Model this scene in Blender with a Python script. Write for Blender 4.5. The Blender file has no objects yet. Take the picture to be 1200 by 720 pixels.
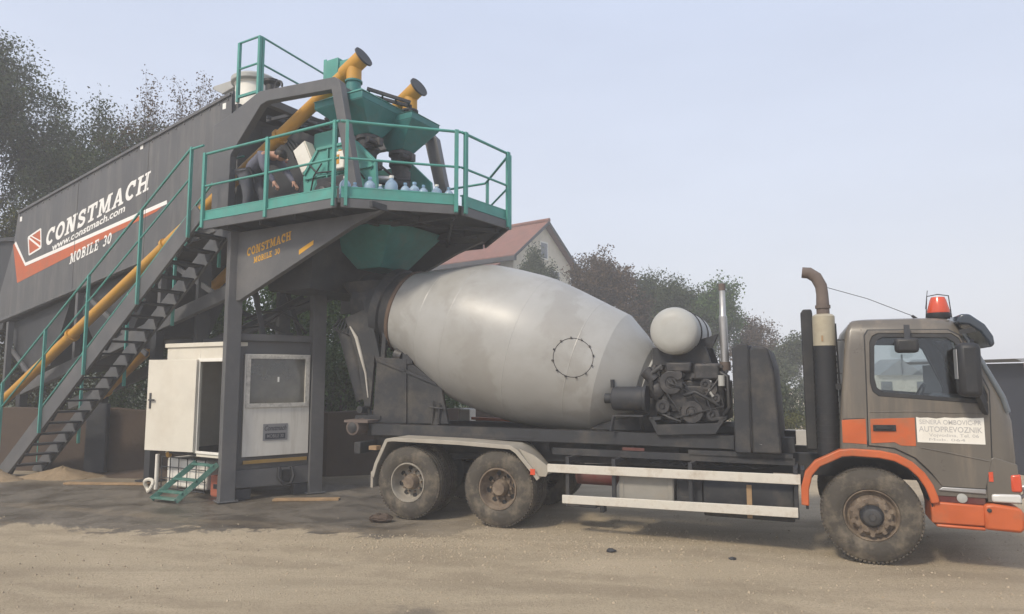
import bpy, bmesh, math, random
from mathutils import Vector, Matrix
random.seed(11)
R = math.radians
SC = bpy.context.scene
COL = SC.collection

# ------------------------------------------------------------------ frames
class Frame:
    def __init__(s, o, deg):
        s.o = Vector(o); s.a = R(deg)
        s.M = Matrix.Translation(s.o) @ Matrix.Rotation(s.a, 4, 'Z')
    def w(s, p): return s.M @ Vector(p)
FW = Frame((0, 0, 0), 0)
FT = Frame((-1.513, 10.348, 0), -23.17)      # truck: x forward, y to its left, origin under the rear wheel
FP = Frame((-5.19, 11.5, 0), -30.0)          # plant: x along its long axis, y away, origin under the stair head
FE = Frame((-4.879, 11.759, 0), 35.74)       # end face of the cabin bay
def conv(a, b): return b.M.inverted() @ a.M

# ------------------------------------------------------------------ mesh collector
class MB:
    def __init__(s): s.v = []; s.f = []
    def add(s, vs, fs):
        n = len(s.v); s.v += [Vector(v) for v in vs]
        s.f += [tuple(i + n for i in f) for f in fs]; return s
    def xf(s, M, start=0):
        for i in range(start, len(s.v)): s.v[i] = M @ s.v[i]
        return s
    def box(s, x0, y0, z0, x1, y1, z1):
        return s.add([(x0,y0,z0),(x1,y0,z0),(x1,y1,z0),(x0,y1,z0),(x0,y0,z1),(x1,y0,z1),(x1,y1,z1),(x0,y1,z1)],
                     [(3,2,1,0),(4,5,6,7),(0,1,5,4),(1,2,6,5),(2,3,7,6),(3,0,4,7)])
    def bar(s, p, q, w, h=None, up=(0,0,1)):
        h = h or w; p = Vector(p); q = Vector(q); d = (q-p).normalized(); up = Vector(up)
        if abs(d.dot(up)) > .99: up = Vector((1,0,0))
        r = d.cross(up).normalized(); u = r.cross(d)
        vs = [c + r*a*w/2 + u*b*h/2 for c in (p, q) for a, b in ((-1,-1),(1,-1),(1,1),(-1,1))]
        return s.add(vs, [(0,1,2,3),(7,6,5,4),(0,4,5,1),(1,5,6,2),(2,6,7,3),(3,7,4,0)])
    def tube(s, pts, r, n=10):
        pts = [Vector(p) for p in pts]; k = len(pts)
        rs = r if isinstance(r, (list, tuple)) else [r]*k
        t0 = (pts[1]-pts[0]).normalized()
        ref = Vector((0,0,1)) if abs(t0.z) < .9 else Vector((1,0,0))
        u = t0.cross(ref).normalized(); vs = []; fs = []
        for i in range(k):
            a = (pts[i]-pts[i-1]).normalized() if i else t0
            b = (pts[i+1]-pts[i]).normalized() if i < k-1 else a
            t = (a+b).normalized()
            u = (u - t*u.dot(t)).normalized(); v = t.cross(u)
            m = 1/max(.35, t.dot(b)) if 0 < i < k-1 else 1
            for j in range(n):
                an = 2*math.pi*j/n
                vs.append(pts[i] + (u*math.cos(an)+v*math.sin(an))*rs[i]*(1+(m-1)*.5))
        for i in range(k-1):
            for j in range(n):
                fs.append((i*n+j, i*n+(j+1)%n, (i+1)*n+(j+1)%n, (i+1)*n+j))
        fs.append(tuple(range(n-1,-1,-1))); fs.append(tuple((k-1)*n+j for j in range(n)))
        return s.add(vs, fs)
    def lathe(s, o, ax, prof, n=32, a0=0, a1=360, caps=True):
        o = Vector(o); ax = Vector(ax).normalized()
        ref = Vector((0,0,1)) if abs(ax.z) < .9 else Vector((1,0,0))
        u = ax.cross(ref).normalized(); v = u.cross(ax); vs = []; fs = []
        full = abs(a1-a0) >= 360; m = n if full else n+1
        for (t, r) in prof:
            for j in range(m):
                an = R(a0) + R(a1-a0)*j/n
                vs.append(o + ax*t + (u*math.cos(an)+v*math.sin(an))*max(r, .0005))
        for i in range(len(prof)-1):
            for j in range(n):
                fs.append((i*m+j, i*m+(j+1)%m, (i+1)*m+(j+1)%m, (i+1)*m+j))
        if full and caps:
            fs.append(tuple(range(m-1,-1,-1))); fs.append(tuple((len(prof)-1)*m+j for j in range(m)))
        return s.add(vs, fs)
    def cyl(s, p, q, r, n=16):
        p = Vector(p); q = Vector(q); return s.lathe(p, q-p, [(0, r), ((q-p).length, r)], n)
    def prism(s, poly, a, b, plane='xz'):
        f = {'xz': lambda p,q,d:(p,d,q), 'yz': lambda p,q,d:(d,p,q), 'xy': lambda p,q,d:(p,q,d)}[plane]
        n = len(poly)
        vs = [f(p,q,a) for p,q in poly] + [f(p,q,b) for p,q in poly]
        fs = [tuple(range(n)), tuple(range(2*n-1, n-1, -1))]
        fs += [(i, (i+1)%n, n+(i+1)%n, n+i) for i in range(n)]
        return s.add(vs, fs)
    def ring(s, outer, inner, a, b, plane='xz', closed=True):
        f = {'xz': lambda p,q,d:(p,d,q), 'yz': lambda p,q,d:(d,p,q), 'xy': lambda p,q,d:(p,q,d)}[plane]
        n = len(outer); vs = []
        for d in (a, b):
            vs += [f(p,q,d) for p,q in outer] + [f(p,q,d) for p,q in inner]
        fs = []
        for i in range(n if closed else n-1):
            j = (i+1) % n
            fs += [(i,j,n+j,n+i), (2*n+i,3*n+i,3*n+j,2*n+j), (i,2*n+i,2*n+j,j), (n+i,n+j,3*n+j,3*n+i)]
        if not closed:
            for i in (0, n-1): fs.append((i, n+i, 3*n+i, 2*n+i))
        return s.add(vs, fs)
    def frustum(s, lo, hi):                      # lo / hi: (x0,y0,x1,y1,z)
        vs = []
        for (x0,y0,x1,y1,z) in (lo, hi): vs += [(x0,y0,z),(x1,y0,z),(x1,y1,z),(x0,y1,z)]
        return s.add(vs, [(3,2,1,0),(4,5,6,7),(0,1,5,4),(1,2,6,5),(2,3,7,6),(3,0,4,7)])

def mesh_from(name, mb, base=(0,0,0), smooth=True, ang=38, fix=True):
    me = bpy.data.meshes.new(name); b = Vector(base)
    me.from_pydata([tuple(v-b) for v in mb.v], [], mb.f)
    if fix:
        bm = bmesh.new(); bm.from_mesh(me)
        bmesh.ops.recalc_face_normals(bm, faces=bm.faces); bm.to_mesh(me); bm.free()
    if smooth:
        me.shade_smooth(); me.set_sharp_from_angle(angle=R(ang))
    me.update(); return me

def tag(o, label, cat, group=None):
    o['label'] = label; o['category'] = cat
    if group: o['group'] = group
    return o
BASES = {}
def thing(name, label, cat, fr, base, group=None):
    o = bpy.data.objects.new(name, None); COL.objects.link(o)
    o.empty_display_size = .2
    o.location = fr.w(base); o.rotation_euler = (0, 0, fr.a)
    tag(o, label, cat, group); BASES[o.name] = Vector(base); return o
def part(root, name, mb, mat, parent=None, bev=0, smooth=True, ang=38, label=None, fix=True):
    me = mesh_from(name, mb, BASES[root.name], smooth, ang, fix)
    me.materials.append(mat)
    o = bpy.data.objects.new(name, me); COL.objects.link(o); o.parent = parent or root
    if bev:
        m = o.modifiers.new('Bevel', 'BEVEL'); m.width = bev; m.segments = 2; m.limit_method = 'ANGLE'; m.angle_limit = R(40)
    if label: o['label'] = label
    return o
def single(name, label, cat, fr, base, mb, mat, group=None, bev=0, kind=None, **k):
    me = mesh_from(name, mb, base, **k); me.materials.append(mat)
    o = bpy.data.objects.new(name, me); COL.objects.link(o)
    o.location = fr.w(base); o.rotation_euler = (0, 0, fr.a)
    if kind: o['kind'] = kind
    if cat: tag(o, label, cat, group)
    if bev:
        m = o.modifiers.new('Bevel', 'BEVEL'); m.width = bev; m.segments = 2; m.limit_method = 'ANGLE'; m.angle_limit = R(40)
    return o
def copy_tree(o, parent=None):
    c = o.copy(); COL.objects.link(c); c.parent = parent
    for ch in list(o.children): copy_tree(ch, c)
    return c

# ------------------------------------------------------------------ materials
def nd(nt, t, **kw):
    n = nt.nodes.new(t)
    for k, v in kw.items(): setattr(n, k, v)
    return n
def mat(name, col, rough=.55, metal=0.0, var=.18, scale=2.5, dirt=None, damt=.4, dscale=1.6, bump=0.0, bscale=30, spec=.4, streak=False):
    m = bpy.data.materials.new(name); m.use_nodes = True; nt = m.node_tree; L = nt.links
    p = nt.nodes['Principled BSDF']
    tc = nd(nt, 'ShaderNodeTexCoord')
    n1 = nd(nt, 'ShaderNodeTexNoise'); n1.inputs['Scale'].default_value = scale; n1.inputs['Detail'].default_value = 8; n1.inputs['Roughness'].default_value = .65
    L.new(tc.outputs['Object'], n1.inputs['Vector'])
    mr = nd(nt, 'ShaderNodeMapRange'); mr.inputs[1].default_value = .3; mr.inputs[2].default_value = .7
    mr.inputs[3].default_value = 1-var; mr.inputs[4].default_value = 1+var
    L.new(n1.outputs['Fac'], mr.inputs[0])
    mul = nd(nt, 'ShaderNodeVectorMath', operation='SCALE'); mul.inputs[0].default_value = col[:3]
    L.new(mr.outputs[0], mul.inputs['Scale'])
    out = mul.outputs[0]
    rg = nd(nt, 'ShaderNodeMapRange'); rg.inputs[3].default_value = max(.05, rough-.12); rg.inputs[4].default_value = min(1, rough+.15)
    L.new(n1.outputs['Fac'], rg.inputs[0]); L.new(rg.outputs[0], p.inputs['Roughness'])
    if dirt:
        n2 = nd(nt, 'ShaderNodeTexNoise'); n2.inputs['Scale'].default_value = dscale; n2.inputs['Detail'].default_value = 10; n2.inputs['Roughness'].default_value = .7
        if streak:
            mp = nd(nt, 'ShaderNodeMapping'); mp.inputs['Scale'].default_value = (3.5, 3.5, .35)
            L.new(tc.outputs['Object'], mp.inputs['Vector']); L.new(mp.outputs[0], n2.inputs['Vector'])
        else:
            L.new(tc.outputs['Object'], n2.inputs['Vector'])
        r2 = nd(nt, 'ShaderNodeMapRange'); r2.inputs[1].default_value = .48; r2.inputs[2].default_value = .72
        r2.inputs[3].default_value = 0; r2.inputs[4].default_value = damt
        L.new(n2.outputs['Fac'], r2.inputs[0])
        mx = nd(nt, 'ShaderNodeMix', data_type='RGBA'); L.new(r2.outputs[0], mx.inputs['Factor'])
        L.new(out, mx.inputs['A']); mx.inputs['B'].default_value = (*dirt[:3], 1); out = mx.outputs['Result']
    L.new(out, p.inputs['Base Color'])
    p.inputs['Metallic'].default_value = metal; p.inputs['Specular IOR Level'].default_value = spec
    if bump:
        n3 = nd(nt, 'ShaderNodeTexNoise'); n3.inputs['Scale'].default_value = bscale; n3.inputs['Detail'].default_value = 6
        L.new(tc.outputs['Object'], n3.inputs['Vector'])
        b = nd(nt, 'ShaderNodeBump'); b.inputs['Strength'].default_value = bump; b.inputs['Distance'].default_value = .02
        L.new(n3.outputs['Fac'], b.inputs['Height']); L.new(b.outputs[0], p.inputs['Normal'])
    return m
def glass(name, tint, gl=.12):
    m = bpy.data.materials.new(name); m.use_nodes = True; nt = m.node_tree; nt.nodes.clear(); L = nt.links
    o = nd(nt, 'ShaderNodeOutputMaterial'); t = nd(nt, 'ShaderNodeBsdfTransparent'); t.inputs[0].default_value = (*tint, 1)
    g = nd(nt, 'ShaderNodeBsdfGlossy'); g.inputs['Roughness'].default_value = .04; g.inputs[0].default_value = (.9,.92,.95,1)
    fr = nd(nt, 'ShaderNodeFresnel'); fr.inputs[0].default_value = 1.45
    ad = nd(nt, 'ShaderNodeMath', operation='MULTIPLY_ADD'); ad.inputs[1].default_value = 1; ad.inputs[2].default_value = gl-.04
    mx = nd(nt, 'ShaderNodeMixShader')
    L.new(fr.outputs[0], ad.inputs[0]); L.new(ad.outputs[0], mx.inputs[0]); L.new(t.outputs[0], mx.inputs[1]); L.new(g.outputs[0], mx.inputs[2]); L.new(mx.outputs[0], o.inputs[0])
    return m
def dusty_glass(name, col, k, tint):
    m = glass(name, tint, .10); nt = m.node_tree; L = nt.links; out = [n for n in nt.nodes if n.type == 'OUTPUT_MATERIAL'][0]
    src = out.inputs[0].links[0].from_socket; d = nd(nt, 'ShaderNodeBsdfDiffuse'); d.inputs[0].default_value = (*col, 1)
    tc = nd(nt, 'ShaderNodeTexCoord'); n = nd(nt, 'ShaderNodeTexNoise'); n.inputs['Scale'].default_value = 3; n.inputs['Detail'].default_value = 7; L.new(tc.outputs['Object'], n.inputs['Vector'])
    r = nd(nt, 'ShaderNodeMapRange'); r.inputs[1].default_value = .3; r.inputs[2].default_value = .75; r.inputs[3].default_value = k*.6; r.inputs[4].default_value = min(1,k*1.5); L.new(n.outputs['Fac'], r.inputs[0])
    x = nd(nt, 'ShaderNodeMixShader'); L.new(r.outputs[0], x.inputs[0]); L.new(src, x.inputs[1]); L.new(d.outputs[0], x.inputs[2]); L.new(x.outputs[0], out.inputs[0]); return m
def leafmat(name, a, b):
    m = bpy.data.materials.new(name); m.use_nodes = True; nt = m.node_tree; L = nt.links; nt.nodes.clear()
    o = nd(nt, 'ShaderNodeOutputMaterial'); geo = nd(nt, 'ShaderNodeNewGeometry')
    tc = nd(nt, 'ShaderNodeTexCoord'); nz = nd(nt, 'ShaderNodeTexNoise'); nz.inputs['Scale'].default_value = 1.0; nz.inputs['Detail'].default_value = 4
    L.new(tc.outputs['Object'], nz.inputs['Vector'])
    ad = nd(nt, 'ShaderNodeMath', operation='ADD'); L.new(geo.outputs['Random Per Island'], ad.inputs[0]); L.new(nz.outputs['Fac'], ad.inputs[1])
    mr = nd(nt, 'ShaderNodeMapRange'); mr.inputs[1].default_value = .45; mr.inputs[2].default_value = 1.35; L.new(ad.outputs[0], mr.inputs[0])
    mx = nd(nt, 'ShaderNodeMix', data_type='RGBA'); mx.inputs['A'].default_value = (*a,1); mx.inputs['B'].default_value = (*b,1)
    L.new(mr.outputs[0], mx.inputs['Factor'])
    d = nd(nt, 'ShaderNodeBsdfDiffuse'); t = nd(nt, 'ShaderNodeBsdfTranslucent'); s = nd(nt, 'ShaderNodeMixShader'); s.inputs[0].default_value = .25
    L.new(mx.outputs['Result'], d.inputs[0]); L.new(mx.outputs['Result'], t.inputs[0])
    L.new(d.outputs[0], s.inputs[1]); L.new(t.outputs[0], s.inputs[2]); L.new(s.outputs[0], o.inputs[0])
    return m
DUST = (.30, .25, .19)
M_grey = mat('plant_grey', (.092,.094,.099), .5, var=.14, scale=1.2, dirt=(.19,.18,.17), damt=.45, dscale=.9)
M_hopper = mat('hopper_grey', (.090,.091,.095), .5, var=.16, scale=.8, dirt=(.21,.20,.18), damt=.5, dscale=1.3, streak=True)
M_dred = mat('dark_red', (.10,.022,.02), .6, var=.3, dirt=(.12,.1,.08), damt=.5)
M_dgrey = mat('plant_dark', (.034,.037,.043), .6, var=.2, dirt=(.12,.11,.10), damt=.35)
M_teal = mat('teal_paint', (.070,.28,.24), .45, var=.15, dirt=(.16,.2,.18), damt=.35, dscale=3)
M_teal_d = mat('teal_body', (.03,.17,.165), .45, var=.2, dirt=(.12,.13,.12), damt=.5, dscale=2.2)
M_yellow = mat('yellow_paint', (.52,.27,.035), .5, var=.12, dirt=(.25,.17,.09), damt=.5, dscale=2.5)
M_dyellow = mat('faded_yellow', (.27,.17,.045), .6, var=.2, dirt=(.2,.16,.12), damt=.5)
M_rust2 = mat('rust_dark', (.11,.075,.055), .8, var=.3)
M_white = mat('white_paint', (.74,.72,.66), .5, var=.06, dirt=(.42,.37,.30), damt=.35, dscale=1.4)
M_cream = mat('cream_panel', (.64,.605,.52), .55, var=.05, dirt=(.45,.38,.29), damt=.3, dscale=1.8)
M_panel = mat('cabin_panel', (.60,.58,.53), .55, var=.06, dirt=(.30,.27,.22), damt=.45, dscale=2, streak=True)
M_orange = mat('orange_paint', (.47,.105,.032), .42, var=.12, dirt=(.26,.14,.08), damt=.65, dscale=3)
M_cab = mat('cab_grey', (.118,.106,.090), .30, var=.10, scale=1.5, dirt=(.25,.205,.155), damt=.55, dscale=1.6, spec=.5, streak=True)
M_black = mat('black_plastic', (.019,.020,.023), .5, var=.2, dirt=(.13,.12,.10), damt=.3)
M_frame = mat('chassis_black', (.026,.028,.033), .65, var=.25, dirt=(.12,.105,.085), damt=.55, dscale=2)
M_rubber = mat('tyre_rubber', (.062,.055,.046), .88, var=.2, scale=5, dirt=(.24,.20,.148), damt=.8, dscale=3.0, bump=.35, bscale=45)
M_rim = mat('rim_rust', (.15,.115,.085), .75, var=.3, scale=8, dirt=(.28,.23,.17), damt=.7, dscale=7, bump=.3)
M_box = mat('battery_grey', (.25,.24,.215), .6, var=.12, dirt=DUST, damt=.5)
M_rim2 = mat('rim_light', (.25,.23,.195), .6, var=.25, scale=8, dirt=DUST, damt=.6, dscale=7)
M_alu = mat('dirty_aluminium', (.34,.315,.27), .6, metal=.1, var=.12, scale=4, dirt=(.30,.25,.19), damt=.65, dscale=3)
M_bar = mat('side_bar_white', (.56,.535,.475), .5, var=.12, scale=5, dirt=(.28,.22,.16), damt=.7, dscale=5)
M_engine = mat('engine_iron', (.042,.042,.045), .5, metal=.3, var=.35, scale=7, dirt=(.16,.14,.12), damt=.5, dscale=6)
M_steel = mat('worn_steel', (.42,.42,.42), .4, metal=.7, var=.15, dirt=(.2,.16,.12), damt=.3)
M_tank = mat('tank_grey', (.36,.365,.35), .5, var=.08, dirt=(.28,.25,.21), damt=.4)
M_lens_r = mat('red_lens', (.28,.03,.022), .2, var=.1, spec=.6)
M_lens_o = mat('orange_lens', (.58,.075,.03), .2, var=.1, spec=.6)
M_lens_w = mat('clear_lens', (.6,.6,.58), .15, var=.1, spec=.8)
M_rust = mat('rust_pipe', (.125,.098,.085), .7, var=.3, dirt=(.10,.08,.07), damt=.6)
M_creampipe = mat('cream_heat_shield', (.40,.36,.27), .45, metal=.2, var=.15, dirt=(.25,.20,.14), damt=.6)
M_glass = glass('window_glass', (.84,.87,.87), .05)
M_pane = dusty_glass('dusty_pane', (.24,.235,.21), .45, (.35,.35,.33))
M_dglass = glass('dark_glass', (.40,.40,.37), .16)
M_blue = mat('bottle_blue', (.25,.42,.58), .15, var=.15, spec=.6)
M_letter_w = mat('lettering_white', (.78,.77,.74), .5, var=.04)
M_letter_y = mat('lettering_yellow', (.60,.32,.03), .5, var=.05)
M_letter_g = mat('lettering_grey', (.45,.44,.43), .6, var=.1)
M_navy = mat('sign_navy', (.04,.045,.06), .5, var=.1)
M_signgrey = mat('sign_grey', (.22,.22,.23), .5, var=.1)
M_skin = mat('skin', (.36,.20,.14), .5, var=.08)
M_overall = mat('overall_grey', (.08,.085,.10), .85, var=.15)
M_jacket = mat('jacket_grey', (.10,.105,.14), .85, var=.15)
M_hair = mat('hair_dark', (.012,.010,.009), .6, var=.2)
M_bark = mat('bark', (.085,.075,.065), .9, var=.3, scale=6, bump=.5, bscale=12)
M_wall = mat('retaining_wall', (.078,.055,.040), .9, var=.22, scale=1.2, dirt=(.08,.06,.05), damt=.6, dscale=1.1, bump=.4, bscale=8, streak=True)
M_concrete = mat('pale_concrete', (.45,.43,.39), .85, var=.12, dirt=(.28,.26,.22), damt=.5, bump=.2)
M_render = mat('house_render', (.62,.57,.46), .85, var=.06, dirt=(.4,.36,.29), damt=.3)
M_wood = mat('plank_wood', (.30,.20,.11), .8, var=.25, scale=6)
M_brick = mat('red_crate', (.36,.11,.065), .75, var=.15)
M_sand = mat('sand', (.25,.185,.115), .95, var=.2, scale=6, bump=.8, bscale=25)
M_lf_dark = leafmat('leaf_dark', (.022,.036,.016), (.085,.105,.052))
M_lf_olive = leafmat('leaf_olive', (.035,.045,.014), (.15,.15,.055))
M_lf_green = leafmat('leaf_green', (.03,.065,.02), (.10,.16,.055))
M_lf_red = leafmat('leaf_russet', (.045,.035,.027), (.14,.10,.065))
M_lf_pale = leafmat('leaf_pale', (.035,.048,.032), (.13,.15,.095))
# ------------------------------------------------------------------ lettering
def ribbon(pts, t):
    L = []; Rr = []; n = len(pts)
    for i, p in enumerate(pts):
        a = Vector(pts[max(i-1,0)]); b = Vector(pts[min(i+1,n-1)]); d = (b-a).normalized(); q = Vector((-d.y, d.x))*t/2
        L.append((p[0]+q.x, p[1]+q.y)); Rr.append((p[0]-q.x, p[1]-q.y))
    return L + Rr[::-1]
def arc(cx, cy, rx, ry, a0, a1, n=16):
    return [(cx+rx*math.cos(R(a0+(a1-a0)*i/n)), cy+ry*math.sin(R(a0+(a1-a0)*i/n))) for i in range(n+1)]
def rect(x0,y0,x1,y1): return [(x0,y0),(x1,y0),(x1,y1),(x0,y1)]
S = .12
SLAB = {
 'C': (.84, [ribbon(arc(.44,.5,.32,.41,48,312), .21), rect(.62,.62,.78,.98)]),
 'O': (.90, [ribbon(arc(.45,.5,.33,.41,-1,181), .21), ribbon(arc(.45,.5,.33,.41,179,361), .21)]),
 'N': (1.0, [rect(.12,0,.30,1), rect(.70,0,.88,1), [(.14,1),(.40,1),(.88,0),(.62,0)], rect(.0,.88,.30,1), rect(.0,0,.42,S), rect(.58,.88,1.0,1)]),
 'S': (.78, [ribbon(arc(.40,.72,.25,.195,20,215,12)+[(.40,.5)]+arc(.40,.29,.26,.195,40,-160,12), .20), rect(.56,.66,.68,.98), rect(.10,.02,.22,.34)]),
 'T': (.90, [rect(.34,0,.56,1), rect(.02,.83,.88,1), rect(.02,.62,.14,1), rect(.76,.62,.88,1), rect(.20,0,.70,S)]),
 'M': (1.18,[rect(.12,0,.30,1), rect(.88,0,1.06,1), [(.14,1),(.38,1),(.66,.1),(.52,.1)], [(1.04,1),(.80,1),(.52,.1),(.66,.1)], rect(0,0,.42,S), rect(.76,0,1.18,S), rect(0,.88,.3,1), rect(.88,.88,1.18,1)]),
 'A': (.98, [[(.08,0),(.28,0),(.56,1),(.40,1)], [(.90,0),(.66,0),(.38,1),(.58,1)], rect(.26,.26,.70,.40), rect(0,0,.38,S), rect(.56,0,.98,S)]),
 'H': (1.0, [rect(.12,0,.32,1), rect(.68,0,.88,1), rect(.2,.42,.8,.58), rect(0,0,.44,S), rect(.56,0,1.0,S), rect(0,.88,.44,1), rect(.56,.88,1.0,1)]),
 'B': (.86, [rect(.12,0,.32,1), ribbon([(.2,.92)]+arc(.46,.74,.22,.18,90,-90,10)+[(.2,.56)], .17), ribbon([(.2,.48)]+arc(.48,.28,.26,.20,90,-90,10)+[(.2,.08)], .17), rect(0,0,.3,S), rect(0,.88,.3,1)]),
 'I': (.5,  [rect(.15,0,.35,1), rect(0,0,.5,S), rect(0,.88,.5,1)]),
 'L': (.8,  [rect(.12,0,.32,1), rect(0,0,.76,.15), rect(0,.88,.45,1), rect(.62,0,.76,.36)]),
 'E': (.82, [rect(.12,0,.32,1), rect(0,0,.76,.15), rect(0,.85,.76,1), rect(.2,.43,.56,.57), rect(.64,0,.76,.34), rect(.64,.68,.76,1)]),
 '3': (.74, [ribbon(arc(.36,.72,.24,.20,150,-80,12), .17), ribbon(arc(.36,.29,.27,.21,80,-150,12), .17)]),
 '0': (.74, [ribbon(arc(.37,.5,.27,.41,-1,181), .18), ribbon(arc(.37,.5,.27,.41,179,361), .18)]),
 ' ': (.5, []),
}
def place2(mb, poly, o, dx, dy, n, d0, d1):
    o, dx, dy, n = Vector(o), Vector(dx), Vector(dy), Vector(n); k = len(poly)
    vs = [o + dx*p + dy*q + n*d0 for p, q in poly] + [o + dx*p + dy*q + n*d1 for p, q in poly]
    fs = [tuple(range(k)), tuple(range(2*k-1, k-1, -1))] + [(i,(i+1)%k,k+(i+1)%k,k+i) for i in range(k)]
    mb.add(vs, fs)
def slab_text(mb, txt, o, dx, dy, n, h, width=None, gap=.07, shear=0):
    tot = sum(SLAB[c][0] + gap for c in txt) - gap
    sx = (width/tot) if width else h
    x = 0; k = 0
    for c in txt:
        w, polys = SLAB[c]
        for p in polys:
            pp = [((x+a)*sx + shear*b*h, b*h) for a, b in p]
            place2(mb, pp, o, dx, dy, n, -.001, .003 + .0004*(k % 9)); k += 1
        x += w + gap
def font_text(mb, txt, o, dx, dy, n, h, width=None, shear=0, bold=0.0, depth=.003):
    cu = bpy.data.curves.new('t', 'FONT'); cu.body = txt; cu.size = 1; cu.offset = bold; cu.resolution_u = 3; cu.shear = shear
    ob = bpy.data.objects.new('t', cu); COL.objects.link(ob)
    me = bpy.data.meshes.new_from_object(ob.evaluated_get(bpy.context.evaluated_depsgraph_get()))
    xs = [v.co.x for v in me.vertices]
    sx = (width/(max(xs)-min(xs))) if width else h/.72
    x0 = min(xs); o, dx, dy, n = Vector(o), Vector(dx), Vector(dy), Vector(n)
    mb.add([o + dx*(v.co.x-x0)*sx + dy*v.co.y*(h/.72) + n*depth for v in me.vertices], [tuple(p.vertices) for p in me.polygons])
    bpy.data.objects.remove(ob); bpy.data.curves.remove(cu); bpy.data.meshes.remove(me)

# ------------------------------------------------------------------ world, sun, haze, camera
SUN_EL, SUN_AZ = 44, 222          # azimuth clockwise from +Y: behind the camera, to its left
w = bpy.data.worlds.new('World'); SC.world = w; w.use_nodes = True; nt = w.node_tree
bgn = nt.nodes['Background']
sky = nd(nt, 'ShaderNodeTexSky', sky_type='NISHITA'); sky.sun_disc = False
sky.sun_elevation = R(SUN_EL); sky.sun_rotation = R(SUN_AZ); sky.air_density = 1.0; sky.dust_density = 5; sky.ozone_density = 2
mx = nd(nt, 'ShaderNodeMix', data_type='RGBA'); mx.inputs['Factor'].default_value = .70
wc = nd(nt, 'ShaderNodeTexCoord'); wz = nd(nt, 'ShaderNodeSeparateXYZ'); wr = nd(nt, 'ShaderNodeValToRGB')     # overcast veil, whiter towards the horizon
nt.links.new(wc.outputs['Generated'], wz.inputs[0]); nt.links.new(wz.outputs['Z'], wr.inputs[0])
wr.color_ramp.elements[0].position = 0; wr.color_ramp.elements[0].color = (.72, .735, .78, 1)
wr.color_ramp.elements[1].position = .62; wr.color_ramp.elements[1].color = (.55, .625, .80, 1)
wn = nd(nt, 'ShaderNodeTexNoise'); wn.inputs['Scale'].default_value = 2.2; wn.inputs['Detail'].default_value = 5
wm = nd(nt, 'ShaderNodeMapping'); wm.inputs['Scale'].default_value = (1,1,3.5); nt.links.new(wc.outputs['Generated'], wm.inputs[0]); nt.links.new(wm.outputs[0], wn.inputs['Vector'])
wk = nd(nt, 'ShaderNodeMapRange'); wk.inputs[1].default_value = .3; wk.inputs[2].default_value = .7; wk.inputs[3].default_value = 9.9; wk.inputs[4].default_value = 10.9; nt.links.new(wn.outputs['Fac'], wk.inputs[0])
ws_ = nd(nt, 'ShaderNodeVectorMath', operation='SCALE'); nt.links.new(wr.outputs[0], ws_.inputs[0]); nt.links.new(wk.outputs[0], ws_.inputs['Scale']); nt.links.new(ws_.outputs[0], mx.inputs['B'])
nt.links.new(sky.outputs[0], mx.inputs['A']); nt.links.new(mx.outputs['Result'], bgn.inputs[0]); bgn.inputs[1].default_value = .097
sl = bpy.data.lights.new('Sun', 'SUN'); sl.energy = 2.2; sl.angle = R(9); sl.color = (1, .89, .72)
so = bpy.data.objects.new('Sun', sl); COL.objects.link(so)
az, el = R(SUN_AZ), R(SUN_EL)
so.rotation_euler = Vector((math.sin(az)*math.cos(el), math.cos(az)*math.cos(el), math.sin(el))).to_track_quat('Z', 'Y').to_euler()
SC.view_settings.view_transform = 'Standard'; SC.view_settings.look = 'None'; SC.view_settings.exposure = 0.50; SC.view_settings.gamma = 1
cam = bpy.data.cameras.new('Camera'); cam.sensor_width = 36; cam.lens = 24.0; cam.clip_end = 1500
co = bpy.data.objects.new('Camera', cam); COL.objects.link(co); co.location = (0, 0, 2.12)
co.rotation_euler = (R(90) + math.atan(.1), 0, 0); SC.camera = co
SC.cycles.use_denoising = True; SC.cycles.max_bounces = 6; SC.cycles.volume_bounces = 1; SC.cycles.transparent_max_bounces = 12
SC.cycles.use_adaptive_sampling = True; SC.cycles.sample_clamp_indirect = 4

hz = MB().box(-105, -25, -1.2, 105, 118, 19.5)
hm = bpy.data.materials.new('haze'); hm.use_nodes = True; hn = hm.node_tree; hn.nodes.clear()
ho = nd(hn, 'ShaderNodeOutputMaterial'); hv = nd(hn, 'ShaderNodeVolumePrincipled')
hv.inputs['Color'].default_value = (.96,.975,1,1); hv.inputs['Density'].default_value = .0050; hv.inputs['Anisotropy'].default_value = .1
hn.links.new(hv.outputs[0], ho.inputs['Volume'])
haze = single('haze', None, None, FW, (0,0,0), hz, hm, kind='stuff', smooth=False)

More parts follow.
